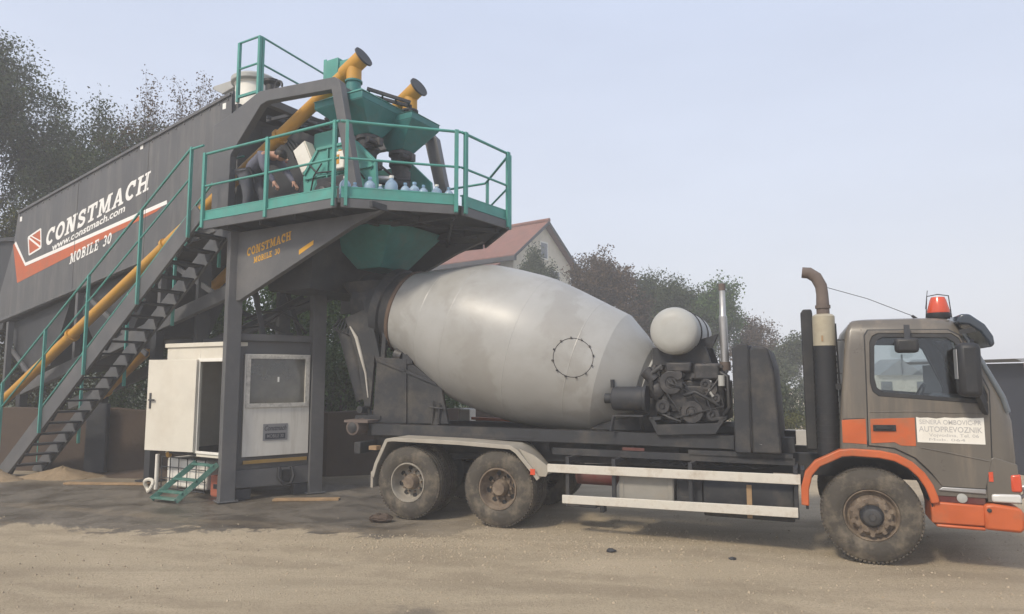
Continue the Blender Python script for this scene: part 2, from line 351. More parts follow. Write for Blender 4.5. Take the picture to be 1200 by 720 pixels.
# ------------------------------------------------------------------ ground
def ground_mat():
    m = bpy.data.materials.new('dirt_yard'); m.use_nodes = True; nt = m.node_tree; L = nt.links; p = nt.nodes['Principled BSDF']
    tc = nd(nt, 'ShaderNodeTexCoord')
    def noise(sc, det=8, rough=.6, vec=None, dist=0):
        n = nd(nt, 'ShaderNodeTexNoise'); n.inputs['Scale'].default_value = sc; n.inputs['Detail'].default_value = det; n.inputs['Roughness'].default_value = rough; n.inputs['Distortion'].default_value = dist
        L.new(vec or tc.outputs['Object'], n.inputs['Vector']); return n.outputs['Fac']
    def rng(x, a, b, c=0, d=1, smooth=False):
        n = nd(nt, 'ShaderNodeMapRange'); n.interpolation_type = 'SMOOTHSTEP' if smooth else 'LINEAR'
        for i, v in ((1,a),(2,b),(3,c),(4,d)): n.inputs[i].default_value = v
        L.new(x, n.inputs[0]); return n.outputs[0]
    def mix(f, a, b):
        n = nd(nt, 'ShaderNodeMix', data_type='RGBA')
        for s_, x in (('A',a),('B',b)):
            if isinstance(x, tuple): n.inputs[s_].default_value = (*x,1)
            else: L.new(x, n.inputs[s_])
        if isinstance(f, float): n.inputs['Factor'].default_value = f
        else: L.new(f, n.inputs['Factor'])
        return n.outputs['Result']
    def math_(op, a, b):
        n = nd(nt, 'ShaderNodeMath', operation=op)
        for i, x in enumerate((a,b)):
            if isinstance(x, (int,float)): n.inputs[i].default_value = x
            else: L.new(x, n.inputs[i])
        return n.outputs[0]
    mp = nd(nt, 'ShaderNodeMapping'); mp.inputs['Rotation'].default_value = (0,0,R(14)); mp.inputs['Scale'].default_value = (.22,1.5,1)
    L.new(tc.outputs['Object'], mp.inputs['Vector'])
    big = noise(.35, 6); med = noise(2.2, 9, .7); tracks = noise(1.1, 7, .65, mp.outputs[0], .4); fine = noise(42, 5, .75); grit = noise(170, 2, .6)
    c = mix(rng(big,.35,.68), (.41,.335,.23), (.52,.43,.305))
    c = mix(rng(tracks,.44,.62,0,.6), c, (.31,.25,.172))
    c = mix(rng(med,.52,.75,0,.55), c, (.47,.40,.29))
    c = mix(rng(fine,.47,.70,0,.7), c, (.20,.165,.115))
    c = mix(rng(grit,.60,.72,0,.5), c, (.50,.45,.36))
    # wet, darkened concrete wash under and in front of the plant, with an irregular edge
    sx = nd(nt, 'ShaderNodeSeparateXYZ'); L.new(tc.outputs['Object'], sx.inputs[0])
    wob = noise(.55, 7, .7, None, .6); wob2 = noise(2.6, 6, .7)
    edge = math_('ADD', sx.outputs['Y'], math_('MULTIPLY', math_('SUBTRACT', wob, .5), 3.4))
    edge = math_('ADD', edge, math_('MULTIPLY', math_('SUBTRACT', wob2, .5), 1.0))
    edge = math_('ADD', edge, math_('MULTIPLY', sx.outputs['X'], .05))
    my = rng(edge, 9.25, 9.5, 0, 1, True)
    ex = math_('ADD', sx.outputs['X'], math_('MULTIPLY', math_('SUBTRACT', wob, .5), 2.5))
    mxx = rng(ex, -1.9, .4, 1, 0, True)
    far = rng(sx.outputs['Y'], 13.3, 15.0, 1, .35, True)
    wet = math_('MULTIPLY', math_('MULTIPLY', my, mxx), far)
    ws = noise(.9, 8, .72, None, .8)
    wetcol = mix(rng(ws,.36,.66), (.040,.034,.029), (.150,.132,.108))
    spot = nd(nt, 'ShaderNodeVectorMath', operation='DISTANCE'); L.new(tc.outputs['Object'], spot.inputs[0]); spot.inputs[1].default_value = (-.95, 6.15, 0)
    sp = rng(math_('ADD', spot.outputs['Value'], math_('MULTIPLY', math_('SUBTRACT', wob2, .5), 1.1)), .15, .5, .75, 0, True)
    c = mix(math_('MULTIPLY', wet, .93), c, wetcol)
    c = mix(sp, c, (.17,.145,.115))
    # tyre tracks left by lorries along the loading lane
    rt = nd(nt, 'ShaderNodeMapping'); rt.inputs['Rotation'].default_value = (0,0,R(17)); L.new(tc.outputs['Object'], rt.inputs['Vector'])
    s2 = nd(nt, 'ShaderNodeSeparateXYZ'); L.new(rt.outputs[0], s2.inputs[0])
    lane = math_('ADD', s2.outputs['Y'], math_('MULTIPLY', math_('SUBTRACT', big, .5), 1.2))
    for c0, wd in ((5.05,.20),(5.55,.16),(6.95,.22),(7.45,.17),(8.6,.2)):
        dd = math_('ABSOLUTE', math_('SUBTRACT', lane, c0), 0)
        tr_ = math_('MULTIPLY', rng(dd, wd*.5, wd*1.2, 1, 0, True), rng(med,.40,.62,.05,.5))
        c = mix(tr_, c, (.26,.205,.14))
    c = mix(rng(noise(16, 6, .8),.56,.70,0,.45), c, (.50,.43,.32))
    L.new(c, p.inputs['Base Color'])
    rr = math_('SUBTRACT', .93, math_('MULTIPLY', math_('MULTIPLY', wet, rng(ws,.42,.6,1,.15)), .62)); L.new(rr, p.inputs['Roughness'])
    p.inputs['Specular IOR Level'].default_value = .35
    h = math_('ADD', math_('MULTIPLY', med, .5), math_('ADD', math_('MULTIPLY', fine, .35), math_('MULTIPLY', grit, .18)))
    b = nd(nt, 'ShaderNodeBump'); b.inputs['Distance'].default_value = .05
    L.new(math_('SUBTRACT', 1.0, math_('MULTIPLY', wet, .75)), b.inputs['Strength'])
    L.new(h, b.inputs['Height']); L.new(b.outputs[0], p.inputs['Normal'])
    return m
gm = MB()
xs = [-100,-60,-30] + [-16+.5*i for i in range(65)] + [30,60,100]; ys = [-20,-5] + [1+.5*i for i in range(45)] + [40,70,114]
def gh(x, y):
    if not (-15 < x < 15 and 2 < y < 21): return 0
    return .012*math.sin(x*1.3+y*.7)*math.sin(y*1.9-x*.4) - .008
for y in ys:
    for x in xs: gm.v.append(Vector((x, y, gh(x, y))))
nx = len(xs)
gm.f = [(j*nx+i, j*nx+i+1, (j+1)*nx+i+1, (j+1)*nx+i) for j in range(len(ys)-1) for i in range(nx-1)]
single('ground', None, None, FW, (0,0,0), gm, ground_mat(), kind='structure')

gb = MB(); rg = random.Random(3)
for i in range(9500):
    if i < 7000: x, y = rg.uniform(-9, 9), 3.2 + 7.5*rg.random()**1.2
    else: x, y = rg.gauss(.0, 1.5), rg.gauss(8.9, .6)
    if y < 3 or (y > 9.4 and x < -.6 and rg.random() < .9): continue
    s = rg.choice((.005,.006,.007,.008,.010,.013,.018)) * rg.uniform(.7,1.2); a = rg.uniform(0, 6.3)
    vs = [(x+s*math.cos(a+t)*rg.uniform(.7,1.2), y+s*math.sin(a+t)*rg.uniform(.7,1.2), gh(x,y)-.002) for t in (0,1.5,3.1,4.6)]
    vs += [(x+.5*s*math.cos(a+t+.5), y+.5*s*math.sin(a+t+.5), gh(x,y)+s*rg.uniform(.45,.9)) for t in (0,2,4.1)]
    gb.add(vs, [(0,1,4),(1,5,4),(1,2,5),(2,3,5),(3,6,5),(3,0,6),(0,4,6),(4,5,6)])
M_pebble = mat('pebble', (.34,.28,.20), .9, var=.35, scale=9.0)
single('gravel', None, None, FW, (0,0,0), gb, M_pebble, kind='stuff', smooth=False)
# ------------------------------------------------------------------ batching plant (plant frame: u along axis, v away, z up)
def hp(u, z, k=1.0242): return (10.24+(u-10.24)*k, 2.12+(z-2.12)*k)
PV = 1.10
plant = thing('batching_plant', 'grey steel concrete batching plant with long sloping lettered hopper wall and gantry', 'batching plant', FP, (-3, 1.6, 0))
m = MB().prism([hp(*p) for p in ((-8.65,6.18),(-.72,7.57),(-.62,4.89),(-9.65,3.33),(-9.1,4.6),(-8.78,5.35))], PV, PV+.06)
for a, b in (((-8.62,6.12),(-.76,7.50)), ((-9.5,3.40),(-.66,4.93))):
    a, b = hp(*a), hp(*b); m.bar((a[0],PV-.02,a[1]), (b[0],PV-.02,b[1]), .03, .06)
hop = part(plant, 'hopper_wall', m, M_hopper, bev=.006)
m = MB().prism([(-8.8,6.1),(-.9,7.45),(-.8,5.05),(-9.5,3.6)], PV+.065, 3.4)
part(plant, 'hopper_body', m, M_grey)
# lettering, logo and stripe on the hopper wall
n_ = (0,-1,0)
def P3(u, z, off=0): a = hp(u, z); return (a[0], PV-off, a[1])
d = (Vector(P3(-3.28,5.965))-Vector(P3(-7.24,5.14))).normalized(); upv = Vector((.04,0,1)).normalized()
m = MB(); slab_text(m, 'CONSTMACH', P3(-7.27,5.14), d, upv, n_, .40, width=4.17, gap=.10, shear=.12)
part(plant, 'maker_lettering', m, M_letter_w, hop, smooth=False)
m = MB(); font_text(m, 'www.constmach.com', P3(-6.95,5.015), d, upv, n_, .17, width=3.0, bold=.022, shear=.1)
part(plant, 'web_address', m, M_letter_w, hop, smooth=False)
m = MB(); slab_text(m, 'MOBILE 30', P3(-6.15,4.63), d, upv, n_, .245, width=1.68, gap=.16, shear=.1)
part(plant, 'model_lettering', m, M_letter_w, hop, smooth=False)
m = MB()
place2(m, [hp(*p) for p in ((-8.80,5.33),(-8.66,5.40),(-8.12,4.74),(-2.75,5.57),(-2.95,5.47),(-8.46,4.36))], (0,PV,0), (1,0,0), (0,0,1), n_, -.001, .003)
part(plant, 'orange_stripe', m, M_orange, hop, smooth=False)
m = MB(); place2(m, ribbon([hp(*p) for p in ((-8.70,5.38),(-8.13,4.79),(-2.62,5.62))], .085), (0,PV,0), (1,0,0), (0,0,1), n_, -.001, .0045)
part(plant, 'white_stripe', m, M_letter_w, hop, smooth=False)
LG = [hp(*p) for p in ((-8.08,5.45),(-7.52,5.60),(-7.45,5.14),(-7.98,5.01))]
m = MB(); place2(m, LG, (0,PV,0), (1,0,0), (0,0,1), n_, -.001, .003)
lg = part(plant, 'logo_plate', m, M_orange, hop, smooth=False)
m = MB()
for i in range(4): place2(m, ribbon([LG[i], LG[(i+1)%4]], .045), (0,PV,0), (1,0,0), (0,0,1), n_, -.001, .0045+.0004*i)
place2(m, ribbon([LG[0], LG[2]], .05), (0,PV,0), (1,0,0), (0,0,1), n_, -.001, .0065)
a, b = LG[0], LG[2]; place2(m, ribbon([(a[0]+.14,a[1]+.02),(b[0]+.01,b[1]+.14)], .03), (0,PV,0), (1,0,0), (0,0,1), n_, -.001, .007)
part(plant, 'logo_outline', m, M_letter_w, hop, smooth=False)
m = MB()
for k in range(30):
    t = k/29; a = P3(-8.55+7.7*t, 6.10+1.36*t); m.lathe((a[0],PV,a[2]-.05),(0,-1,0),[(0,.022),(.012,.020),(.014,.01)],8)
part(plant, 'rivet_row', m, M_hopper, hop)
for t in (.34,.67):
    a, b = P3(-8.7+8.0*t, 6.12+1.38*t), P3(-8.7+8.0*t, 3.55+1.35*t); part(plant, 'panel_weld', MB().tube([(a[0],PV-.001,a[2]),(b[0],PV-.001,b[2])],.009,6), M_hopper, hop)
for x_, z_ in ((-8.5,5.95),(-3.6,6.95),(-.95,7.3)):
    a = P3(x_,z_); part(plant, 'corner_mark', MB().box(a[0]-.05,PV-.004,a[2]-.06,a[0]+.05,PV-.001,a[2]+.06), M_letter_w, hop)
part(plant, 'wall_seam', MB().bar(P3(-.72,7.5,.004),P3(-.62,5.0,.004),.03,.012), M_dgrey, hop)
# dark bin wing on the far left, lower bins, chassis and braces
m = MB().prism([(-9.25,5.55),(-13.5,5.85),(-13.5,3.4),(-10.1,3.3)], 1.35, 3.3).bar((-13.5,1.3,5.9),(-9.2,1.3,5.6),.1,.1)
part(plant, 'bin_wing', m, M_dgrey)
for poly in ([(-9.7,3.4),(-6.75,3.95),(-7.5,2.35),(-8.8,2.2)], [(-6.6,4.0),(-3.2,4.6),(-4.3,3.0),(-5.6,2.75)]):
    part(plant, 'feed_bin', MB().prism(poly, 1.3, 3.2), M_dgrey)
m = MB().bar((-10.2,1.12,1.30),(.1,1.12,3.95),.12,.26).bar((-10.2,3.2,1.30),(.1,3.2,3.95),.12,.26)
part(plant, 'chassis_beam', m, M_grey, bev=.006)
for u, z0, z1 in ((-6.1,2.35,4.0), (-9.2,1.6,3.45), (-3.0,3.1,4.5)):
    part(plant, 'bin_post', MB().bar((u,1.14,z0),(u,1.14,z1),.13,.10), M_grey, bev=.004)
for a, b in (((-5.95,3.95),(-3.5,2.55)), ((-9.4,2.9),(-7.6,1.75)), ((-2.9,4.45),(-.6,3.3))):
    part(plant, 'diagonal_brace', MB().bar((a[0],1.2,a[1]),(b[0],1.2,b[1]),.05,.10), M_grey)
for u in (-8.4,-3.1):
    for v in (1.15, 3.1): part(plant, 'support_leg', MB().box(u-.09,v-.09,0,u+.09,v+.09,1.9 if u < -5 else 3.2).box(u-.2,v-.2,0,u+.2,v+.2,.03), M_dgrey, bev=.005)
# dark conveyor head between the gantry arms
m = MB().prism([(-.75,5.0),(-.85,7.15),(-.1,7.0),(.9,6.55),(1.05,5.9),(.3,5.0)], 1.7, 3.0)
for k in range(6): m.bar((-.3+.18*k,1.66,6.9-.11*k),(.2+.18*k,1.66,6.3-.11*k),.05,.03)
for k in range(5): m.bar((-.1+.28*k,1.2+.1*k,7.02-.03*k),(.3+.28*k,2.6,7.05-.03*k),.05,.05)
m.bar((-.2,1.3,7.0),(1.6,1.3,6.95),.06,.06).bar((-.2,2.6,7.1),(1.9,2.6,7.05),.06,.06)
part(plant, 'conveyor_head', m, M_dgrey)
# gantry: two bent arms, head beam
G1 = [(-.62,4.78),(-.66,6.72),(-.22,6.84),(.56,7.12),(2.36,6.98),(2.48,6.88),(2.98,4.78),(2.82,4.78),(2.30,6.78),(.76,6.90),(.60,6.86),(-.16,6.08),(-.18,4.78)]
part(plant, 'gantry_arm', MB().prism(G1, .48, .62), M_grey, bev=.008)
part(plant, 'gantry_arm', MB().prism([(.4,7.0),(2.2,6.98),(2.38,6.8),(2.86,4.78),(2.64,4.78),(2.10,6.76),(.4,6.8)], 3.25, 3.39), M_grey, bev=.008)
part(plant, 'gantry_beam', MB().box(2.14,.62,6.80,2.30,3.25,6.94).box(.5,.62,6.92,.62,3.25,7.06), M_grey, bev=.006)
part(plant, 'lifting_eye', MB().tube([(.95+.09*math.cos(R(a)),.56,7.16+.09*math.sin(R(a))) for a in range(-20,201,20)], .018, 8), M_dgrey)
# cantilever brackets below the platform
for v in (.40, 3.2):
    br = part(plant, 'cantilever_bracket', MB().prism([(-.02,4.60),(3.5,4.60),(2.9,4.42),(.34,3.40),(-.02,3.40)], v, v+.10), M_grey, bev=.006)
    if v < 1:
        m = MB(); dd = Vector((1.06,0,.19)).normalized()
        slab_text(m, 'CONSTMACH', (.50,.40,4.15), dd, (0,0,1), n_, .145, width=1.08, gap=.10)
        slab_text(m, 'MOBILE 30', (.68,.40,4.02), dd, (0,0,1), n_, .10, width=.64, gap=.14)
        part(plant, 'bracket_lettering', m, M_letter_y, br, smooth=False)
        m = MB(); place2(m, [(1.76,4.07),(2.08,4.21),(2.08,4.28),(1.76,4.15)], (0,.40,0), (1,0,0), (0,0,1), n_, -.001, .003)
        part(plant, 'bracket_mark', m, M_letter_y, br, smooth=False)
m = MB().frustum((.5,.9,1.5,3.0,3.60),(.3,.7,1.8,3.15,4.6)).box(.05,.55,3.9,.3,3.1,4.55)
part(plant, 'underside_casing', m, M_dgrey)
# end bay columns, skirt and braces (end-face frame)
C = conv(FE, FP)
for x, h in ((.06,4.6),(1.57,4.6)):
    part(plant, 'bay_column', MB().box(x-.12,-.10,0,x+.12,.14,h).box(x-.17,-.15,0,x+.17,.19,.02).xf(C), M_grey, bev=.006)
for x, h in ((.0,4.6),(1.6,4.6)):
    part(plant, 'bay_column', MB().box(x-.12,2.1,0,x+.12,2.34,h).xf(C), M_dgrey, bev=.006)
m = MB().box(.18,.04,.50,1.45,.09,2.72).box(.18,-.02,.20,1.45,.09,.50).box(.18,-.04,2.72,1.45,.10,2.84)
part(plant, 'bay_end_plate', m.xf(C), M_grey, bev=.005)
part(plant, 'foot_block', MB().box(.2,0,0,.46,.2,.18).xf(C), M_dgrey); part(plant, 'foot_block', MB().box(1.2,0,0,1.44,.2,.18).xf(C), M_dgrey)
part(plant, 'towing_hook', MB().tube([(.92,-.04,.50),(.90,-.1,.34),(.98,-.14,.22),(1.1,-.14,.22),(1.16,-.1,.34),(1.14,-.04,.50)],.03,8).box(.98,-.08,.26,1.1,-.03,.46).xf(C), M_black)
for a, b in (((.25,.12,4.4),(.62,.12,2.8)), ((.42,.5,4.4),(.70,.5,2.84)), ((.2,.3,2.9),(1.4,.4,3.6)), ((.25,1.1,3.4),(1.45,1.1,2.9)), ((1.0,.8,4.4),(1.5,.8,2.9))):
    part(plant, 'bay_brace', MB().bar(a, b, .06, .08).xf(C), M_dgrey)
part(plant, 'cable_loop', MB().tube([(.3,.25,3.1),(.6,.2,3.25),(.9,.2,3.28),(1.2,.2,3.15),(1.42,.2,2.9)],.025,8).tube([(.2,.2,2.95),(.6,.15,3.0),(1.0,.15,3.3),(1.45,.2,3.5)],.018,8).xf(C), M_black)
part(plant, 'floor_beam', MB().bar((-4.6,1.3,2.78),(.2,1.3,2.74),.10,.16), M_dgrey)
# railing on the very top
m = MB()
TOP, MID, BOT = 8.55, 8.02, 7.36
for u, v in ((-.70,1.0),(-.12,1.0),(-.30,3.0)): m.bar((u,v,BOT),(u,v,TOP),.055,.055)
m.bar((-.12,1.07,BOT),(-.12,1.07,TOP),.05,.05)
for z in (TOP, MID): m.tube([(-.70,1.0,z),(-.12,1.0,z)],.02,8).tube([(-.12,1.04,z),(-.30,3.0,z)],.02,8)
m.bar((-.70,1.0,BOT+.1),(-.12,1.0,BOT+.1),.04,.05)
part(plant, 'top_railing', m, M_teal)
part(plant, 'top_deck', MB().box(-.9,1.2,7.26,.0,3.2,7.32), M_dgrey)

# ------------------------------------------------------------------ dust filter
df = thing('dust_filter', 'white cylindrical dust filter with overhanging grey cap above the hopper wall', 'dust filter', FP, (-1.15,1.75,7.35))
part(df, 'filter_drum', MB().lathe((-1.15,1.75,7.3),(0,0,1),[(0,.38),(.06,.40),(.1,.38),(.72,.38),(.75,.41)],40), M_white)
m = MB().lathe((-1.15,1.75,8.05),(0,0,1),[(0,.42),(.03,.47),(.12,.47),(.16,.42),(.20,.15)],40).prism([(-2.15,8.12),(-1.85,7.96),(-1.4,8.05),(-1.4,8.19),(-2.15,8.19)],1.5,2.0)
part(df, 'filter_cap', m, M_tank, bev=.01)
part(df, 'filter_neck', MB().lathe((-.35,1.5,7.3),(0,0,1),[(0,.12),(.5,.12),(.55,.17),(.6,.17)],20), M_black)

# ------------------------------------------------------------------ work platform
plat = thing('work_platform', 'octagonal steel work platform with teal railings high over the truck hopper', 'platform', FP, (2.0,1.95,4.62))
OC = [(-.15,0),(3.0,0),(4.30,1.30),(4.40,2.60),(3.1,3.9),(-.15,3.9)]
part(plat, 'deck', MB().prism(OC, 4.69, 4.765, 'xy'), M_dgrey, bev=.003)
def edge(i): return Vector((*OC[i],0)), Vector((*OC[(i+1)%6],0))
m = MB(); t = MB(); r1 = MB(); r2 = MB()
for i in range(5):
    a, b = edge(i); d = (b-a).normalized(); nn = Vector((d.y,-d.x,0)); o = nn*.02
    a2, b2 = a+d*.03, b-d*.03
    m.bar(a2+o+Vector((0,0,4.685)), b2+o+Vector((0,0,4.685)), .04, .14)
    o2 = nn*.015
    t.bar(a2+o2+Vector((0,0,4.84)), b2+o2+Vector((0,0,4.84)), .012, .16)
    t.bar(a2+nn*.0+Vector((0,0,4.93)), b2+Vector((0,0,4.93)), .05, .02)
    t.bar(a2+nn*.03+Vector((0,0,4.77)), b2+nn*.03+Vector((0,0,4.77)), .03, .02)
    r1.tube([a+nn*.03+Vector((0,0,5.94)), b+nn*.03+Vector((0,0,5.94))], .023, 10)
    r2.tube([a+nn*.03+Vector((0,0,5.37)), b+nn*.03+Vector((0,0,5.37))], .019, 10)
part(plat, 'fascia', m, M_grey, bev=.004); part(plat, 'toe_board', t, M_teal, bev=.002)
part(plat, 'handrail', r1, M_teal); part(plat, 'mid_rail', r2, M_teal)
PO = [((-.13,0),(1,0),.06), ((1.45,0),(1,0),.06), ((2.93,0),(1,0),.05), ((3.07,.07),(1,1),.05), ((4.26,1.24),(1,1),.06), ((4.31,1.38),(.1,1),.07), ((4.40,2.55),(.1,1),.08), ((4.34,2.70),(-1,1),.06), ((3.16,3.84),(-1,1),.08), ((1.4,3.9),(1,0),.06), ((-.13,3.9),(1,0),.06)]
for (u,v), d, ww in PO:
    d = Vector((*d,0)).normalized(); nn = Vector((d.y,-d.x,0)); c = Vector((u,v,0))+nn*.045
    part(plat, 'railing_post', MB().bar(c+Vector((0,0,4.64)), c+Vector((0,0,5.96)), ww, .05, up=tuple(nn)), M_teal, bev=.004)
m = MB()
for k in range(5): m.bar((.3+.8*k,.15,4.64),(.3+.8*k,3.75 if k < 4 else 3.0,4.64),.06,.09)
m.bar((0,1.3,4.63),(4.2,1.3,4.63),.07,.1).bar((0,2.6,4.63),(4.2,2.6,4.63),.07,.1).bar((2.9,1.0,4.60),(4.2,2.5,4.60),.04,.06).bar((4.1,1.4,4.59),(2.7,3.2,4.59),.04,.05)
part(plat, 'joist', m, M_dgrey)

# ------------------------------------------------------------------ staircase
st = thing('access_staircase', 'long steel staircase with teal handrails climbing to the work platform', 'staircase', FP, (-6.4,.36,0))
k_ = .787
for v in (0, .72):
    part(st, 'stringer', MB().prism([(-6.33,0),(-.17,4.85),(-.42,5.08),(-6.80,.05),(-6.76,0)], v, v+.05), M_grey, bev=.005)
for i in range(20):
    z = .20 + i*.232; u = -6.33 + z/k_ - .16
    part(st, 'tread', MB().box(u-.13,.055,z,u+.15,.715,z+.035).prism([(u-.1,z),(u+.13,z),(u-.02,z-.16)], .055, .10).prism([(u-.1,z),(u+.13,z),(u-.02,z-.16)], .67, .715), M_dgrey)
def rail_near(u): return 6.10 + (u+.57)*.680
def rail_far(u): return 6.12 + (u+.60)*.770
for v, f, us in ((-.03, rail_near, (-6.66,-5.05,-3.56,-1.93,-.53)), (.80, rail_far, (-6.75,-5.15,-3.6,-2.1,-.78))):
    r = MB(); e = .0
    r.tube([(-6.90,v,f(-6.90)),(-.57,v,f(-.57)),(-.20,v,f(-.57)+.01)], .021, 10)
    part(st, 'handrail', r, M_teal)
    part(st, 'mid_rail', MB().tube([(-6.80,v,f(-6.80)-.52),(-.53,v,f(-.53)-.55)], .017, 8), M_teal)
    for u in us:
        z0 = k_*(u+6.33)-.05+(.0 if v < 0 else -.2)
        part(st, 'railing_post', MB().bar((u,v+(.0 if v<0 else 0),max(.02,z0)),(u,v,f(u)+.01),.055,.04), M_teal, bev=.003)

# ------------------------------------------------------------------ screw conveyors
def screw(label, p, q, head, drop):
    s = thing('screw_conveyor', label, 'screw conveyor', FP, p, 'yellow screw conveyors of the plant')
    p, q = Vector(p), Vector(q); d = (q-p).normalized(); L = (q-p).length
    part(s, 'casing', MB().lathe(p, d, [(0,.112),(L,.112)], 24), M_yellow)
    for t in (.02,.3,.58,.86): part(s, 'flange', MB().lathe(p+d*L*t, d, [(-.03,.112),(-.03,.150),(.03,.150),(.03,.112)], 24, caps=False), M_yellow)
    h = q + d*.46
    part(s, 'head_casing', MB().lathe(q-d*.05, d, [(0,.125),(.03,.142),(.46,.142),(.50,.142)], 24), M_yellow)
    part(s, 'end_flange', MB().lathe(h-d*.02, d, [(0,.14),(0,.185),(.03,.185),(.03,.10)], 24), M_dgrey)
    o = q + d*.22
    part(s, 'outlet', MB().lathe(o, (0,0,-1), [(.05,.13),(.30,.13)], 20), M_yellow)
    part(s, 'outlet_sleeve', MB().lathe(o, (0,0,-1), [(.28,.15),(.31,.15),(.31,.125),(drop,.125)], 20), M_teal_d if drop > .6 else M_dgrey)
    return s
screw('yellow tubular screw conveyor rising past the stairs to the near teal hopper', (-9.0,.72,1.15), (2.05,1.05,7.32), .4, .78)
screw('yellow tubular screw conveyor behind, its short head over the far teal hopper', (-8.2,2.95,1.60), (2.55,1.98,7.02), .4, .5)
# ------------------------------------------------------------------ weigh hoppers
def hopper(label, c, hw, zr, zt, zn, nk):
    (u, v), (nu, nv) = c, nk; s = thing('weigh_hopper', label, 'hopper', FP, (u,v,zn), 'teal weigh hoppers over the mixer')
    part(s, 'hopper_shell', MB().frustum((nu-.17,nv-.17,nu+.17,nv+.17,zn+.17),(u-hw,v-hw,u+hw,v+hw,zr)).box(u-hw,v-hw,zr,u+hw,v+hw,zr+.12), M_teal_d, bev=.012)
    part(s, 'hopper_lid', MB().frustum((u-hw-.02,v-hw-.02,u+hw+.02,v+hw+.02,zr+.121),(u-hw*.35,v-hw*.35,u+hw*.35,v+hw*.35,zt)), M_teal, bev=.012)
    u, v = nk
    part(s, 'outlet_valve', MB().lathe((u,v,zn-.12),(0,0,1),[(0,.17),(.03,.2),(.08,.2),(.1,.16),(.2,.17),(.22,.21),(.28,.21),(.3,.15)],20), M_engine)
    part(s, 'rubber_sleeve', MB().lathe((u,v,zn-.55),(0,0,1),[(0,.15),(.08,.17),(.16,.145),(.24,.17),(.32,.145),(.43,.16)],20), M_black)
    part(s, 'valve_actuator', MB().box(u+.16,v-.1,zn-.05,u+.34,v,zn+.08).cyl((u+.25,v-.05,zn),(u+.25,v-.3,zn),.05,10), M_engine)
cv = thing('valve_cluster', 'dark cluster of valves and pipes with bright fittings between the two mixer end plates', 'valves', FP, (2.7,1.5,5.35))
part(cv, 'manifold', MB().cyl((2.42,1.25,5.3),(2.46,1.25,5.75),.15,16), M_engine); part(cv, 'manifold', MB().cyl((2.66,1.9,5.3),(2.66,1.9,5.7),.14,16), M_engine)
part(cv, 'cross_pipe', MB().tube([(2.45,1.2,5.5),(2.62,1.4,5.42),(2.72,1.7,5.44),(2.66,1.9,5.55)],.06,10), M_black)
part(cv, 'solenoid', MB().box(2.60,1.15,5.55,2.76,1.25,5.72), M_engine, bev=.01); part(cv, 'air_fitting', MB().cyl((2.7,1.14,5.62),(2.7,1.04,5.62),.035,10), M_steel)
part(cv, 'actuator', MB().cyl((2.50,1.05,5.40),(2.90,1.35,5.40),.06,12), M_steel); part(cv, 'cable_bundle', MB().tube([(2.55,1.1,5.75),(2.75,1.2,5.62),(2.85,1.5,5.45),(2.9,1.8,5.5)],.022,8).tube([(2.5,1.1,5.6),(2.65,1.15,5.42),(2.8,1.3,5.36)],.018,8), M_black)
hatch = thing('hatch_frame', 'dark lattice frame lying on top between the two yellow screw heads', 'frame', FP, (2.75,1.55,6.85))
m = MB().bar((2.40,1.2,6.93),(2.95,1.75,6.80),.05,.05).bar((2.55,1.05,6.95),(3.05,1.6,6.80),.05,.05)
for k in range(4): m.bar((2.42+.16*k,1.24+.16*k,6.92-.035*k),(2.56+.16*k,1.10+.16*k,6.93-.04*k),.03,.03)
m.bar((2.42,1.2,6.62),(2.42,1.2,6.93),.04).bar((2.95,1.72,6.5),(2.95,1.72,6.82),.04)
part(hatch, 'lattice', m, M_dgrey)
hopper('broad teal weigh hopper nearest the railing corner, below the higher yellow screw head', (2.25,1.22), .54, 6.62, 6.98, 6.02, (2.42,1.25))
hopper('smaller teal weigh hopper on the right, beside the far gantry leg', (2.72,1.95), .40, 6.50, 6.74, 5.90, (2.60,1.9))
gm_ = thing('gear_motor', 'boxy teal gear motor perched on top beside the yellow screw head', 'motor', FP, (1.45,1.5,7.1))
m = MB().box(1.25,1.36,7.42,1.55,1.66,7.88).box(1.55,1.4,7.50,1.80,1.62,7.82)
for k in range(4): m.box(1.18,1.37+.085*k,7.46,1.25,1.40+.085*k,7.92)
part(gm_, 'motor_housing', m, M_teal, bev=.012); part(gm_, 'motor_foot', MB().box(1.35,1.4,6.6,1.55,1.62,7.42), M_teal_d)
# ------------------------------------------------------------------ mixer
mx_ = thing('concrete_mixer', 'teal twin shaft concrete mixer with belt pulleys standing on the platform deck', 'concrete mixer', FP, (2.1,1.6,4.77))
EP = [(1.36,4.77),(1.30,5.55),(1.62,6.00),(2.50,6.00),(2.93,5.60),(3.02,4.77)]
ins = [(2.16+(p-2.16)*.93, 5.3+(q-5.3)*.93) for p, q in EP]; ins = [(1.42,4.78),(1.42,5.22),(1.6,5.34),(2.6,5.34),(2.86,5.22),(2.9,4.78)]
part(mx_, 'trough', MB().prism(ins, .92, 2.36), M_teal_d)
part(mx_, 'end_plate', MB().prism(EP, .86, .92).bar((1.9,.84,4.9),(1.9,.84,5.95),.04,.03).bar((1.36,.84,5.5),(2.9,.84,5.5),.03,.04), M_teal, bev=.006)
part(mx_, 'end_plate', MB().prism(EP, 2.36, 2.42), M_teal, bev=.006)
part(mx_, 'hatch_panel', MB().box(1.18,1.2,5.95,1.72,1.26,6.45), M_teal, bev=.008)
part(mx_, 'belt_guard', MB().box(1.75,.74,4.86,2.62,.85,5.42), M_black, bev=.02)
for u in (1.98,2.42): part(mx_, 'pulley', MB().lathe((u,.74,5.14),(0,-1,0),[(0,.2),(.03,.2),(.04,.17),(.05,.17),(.06,.2),(.08,.2),(.08,.07),(.12,.06)],28), M_engine)
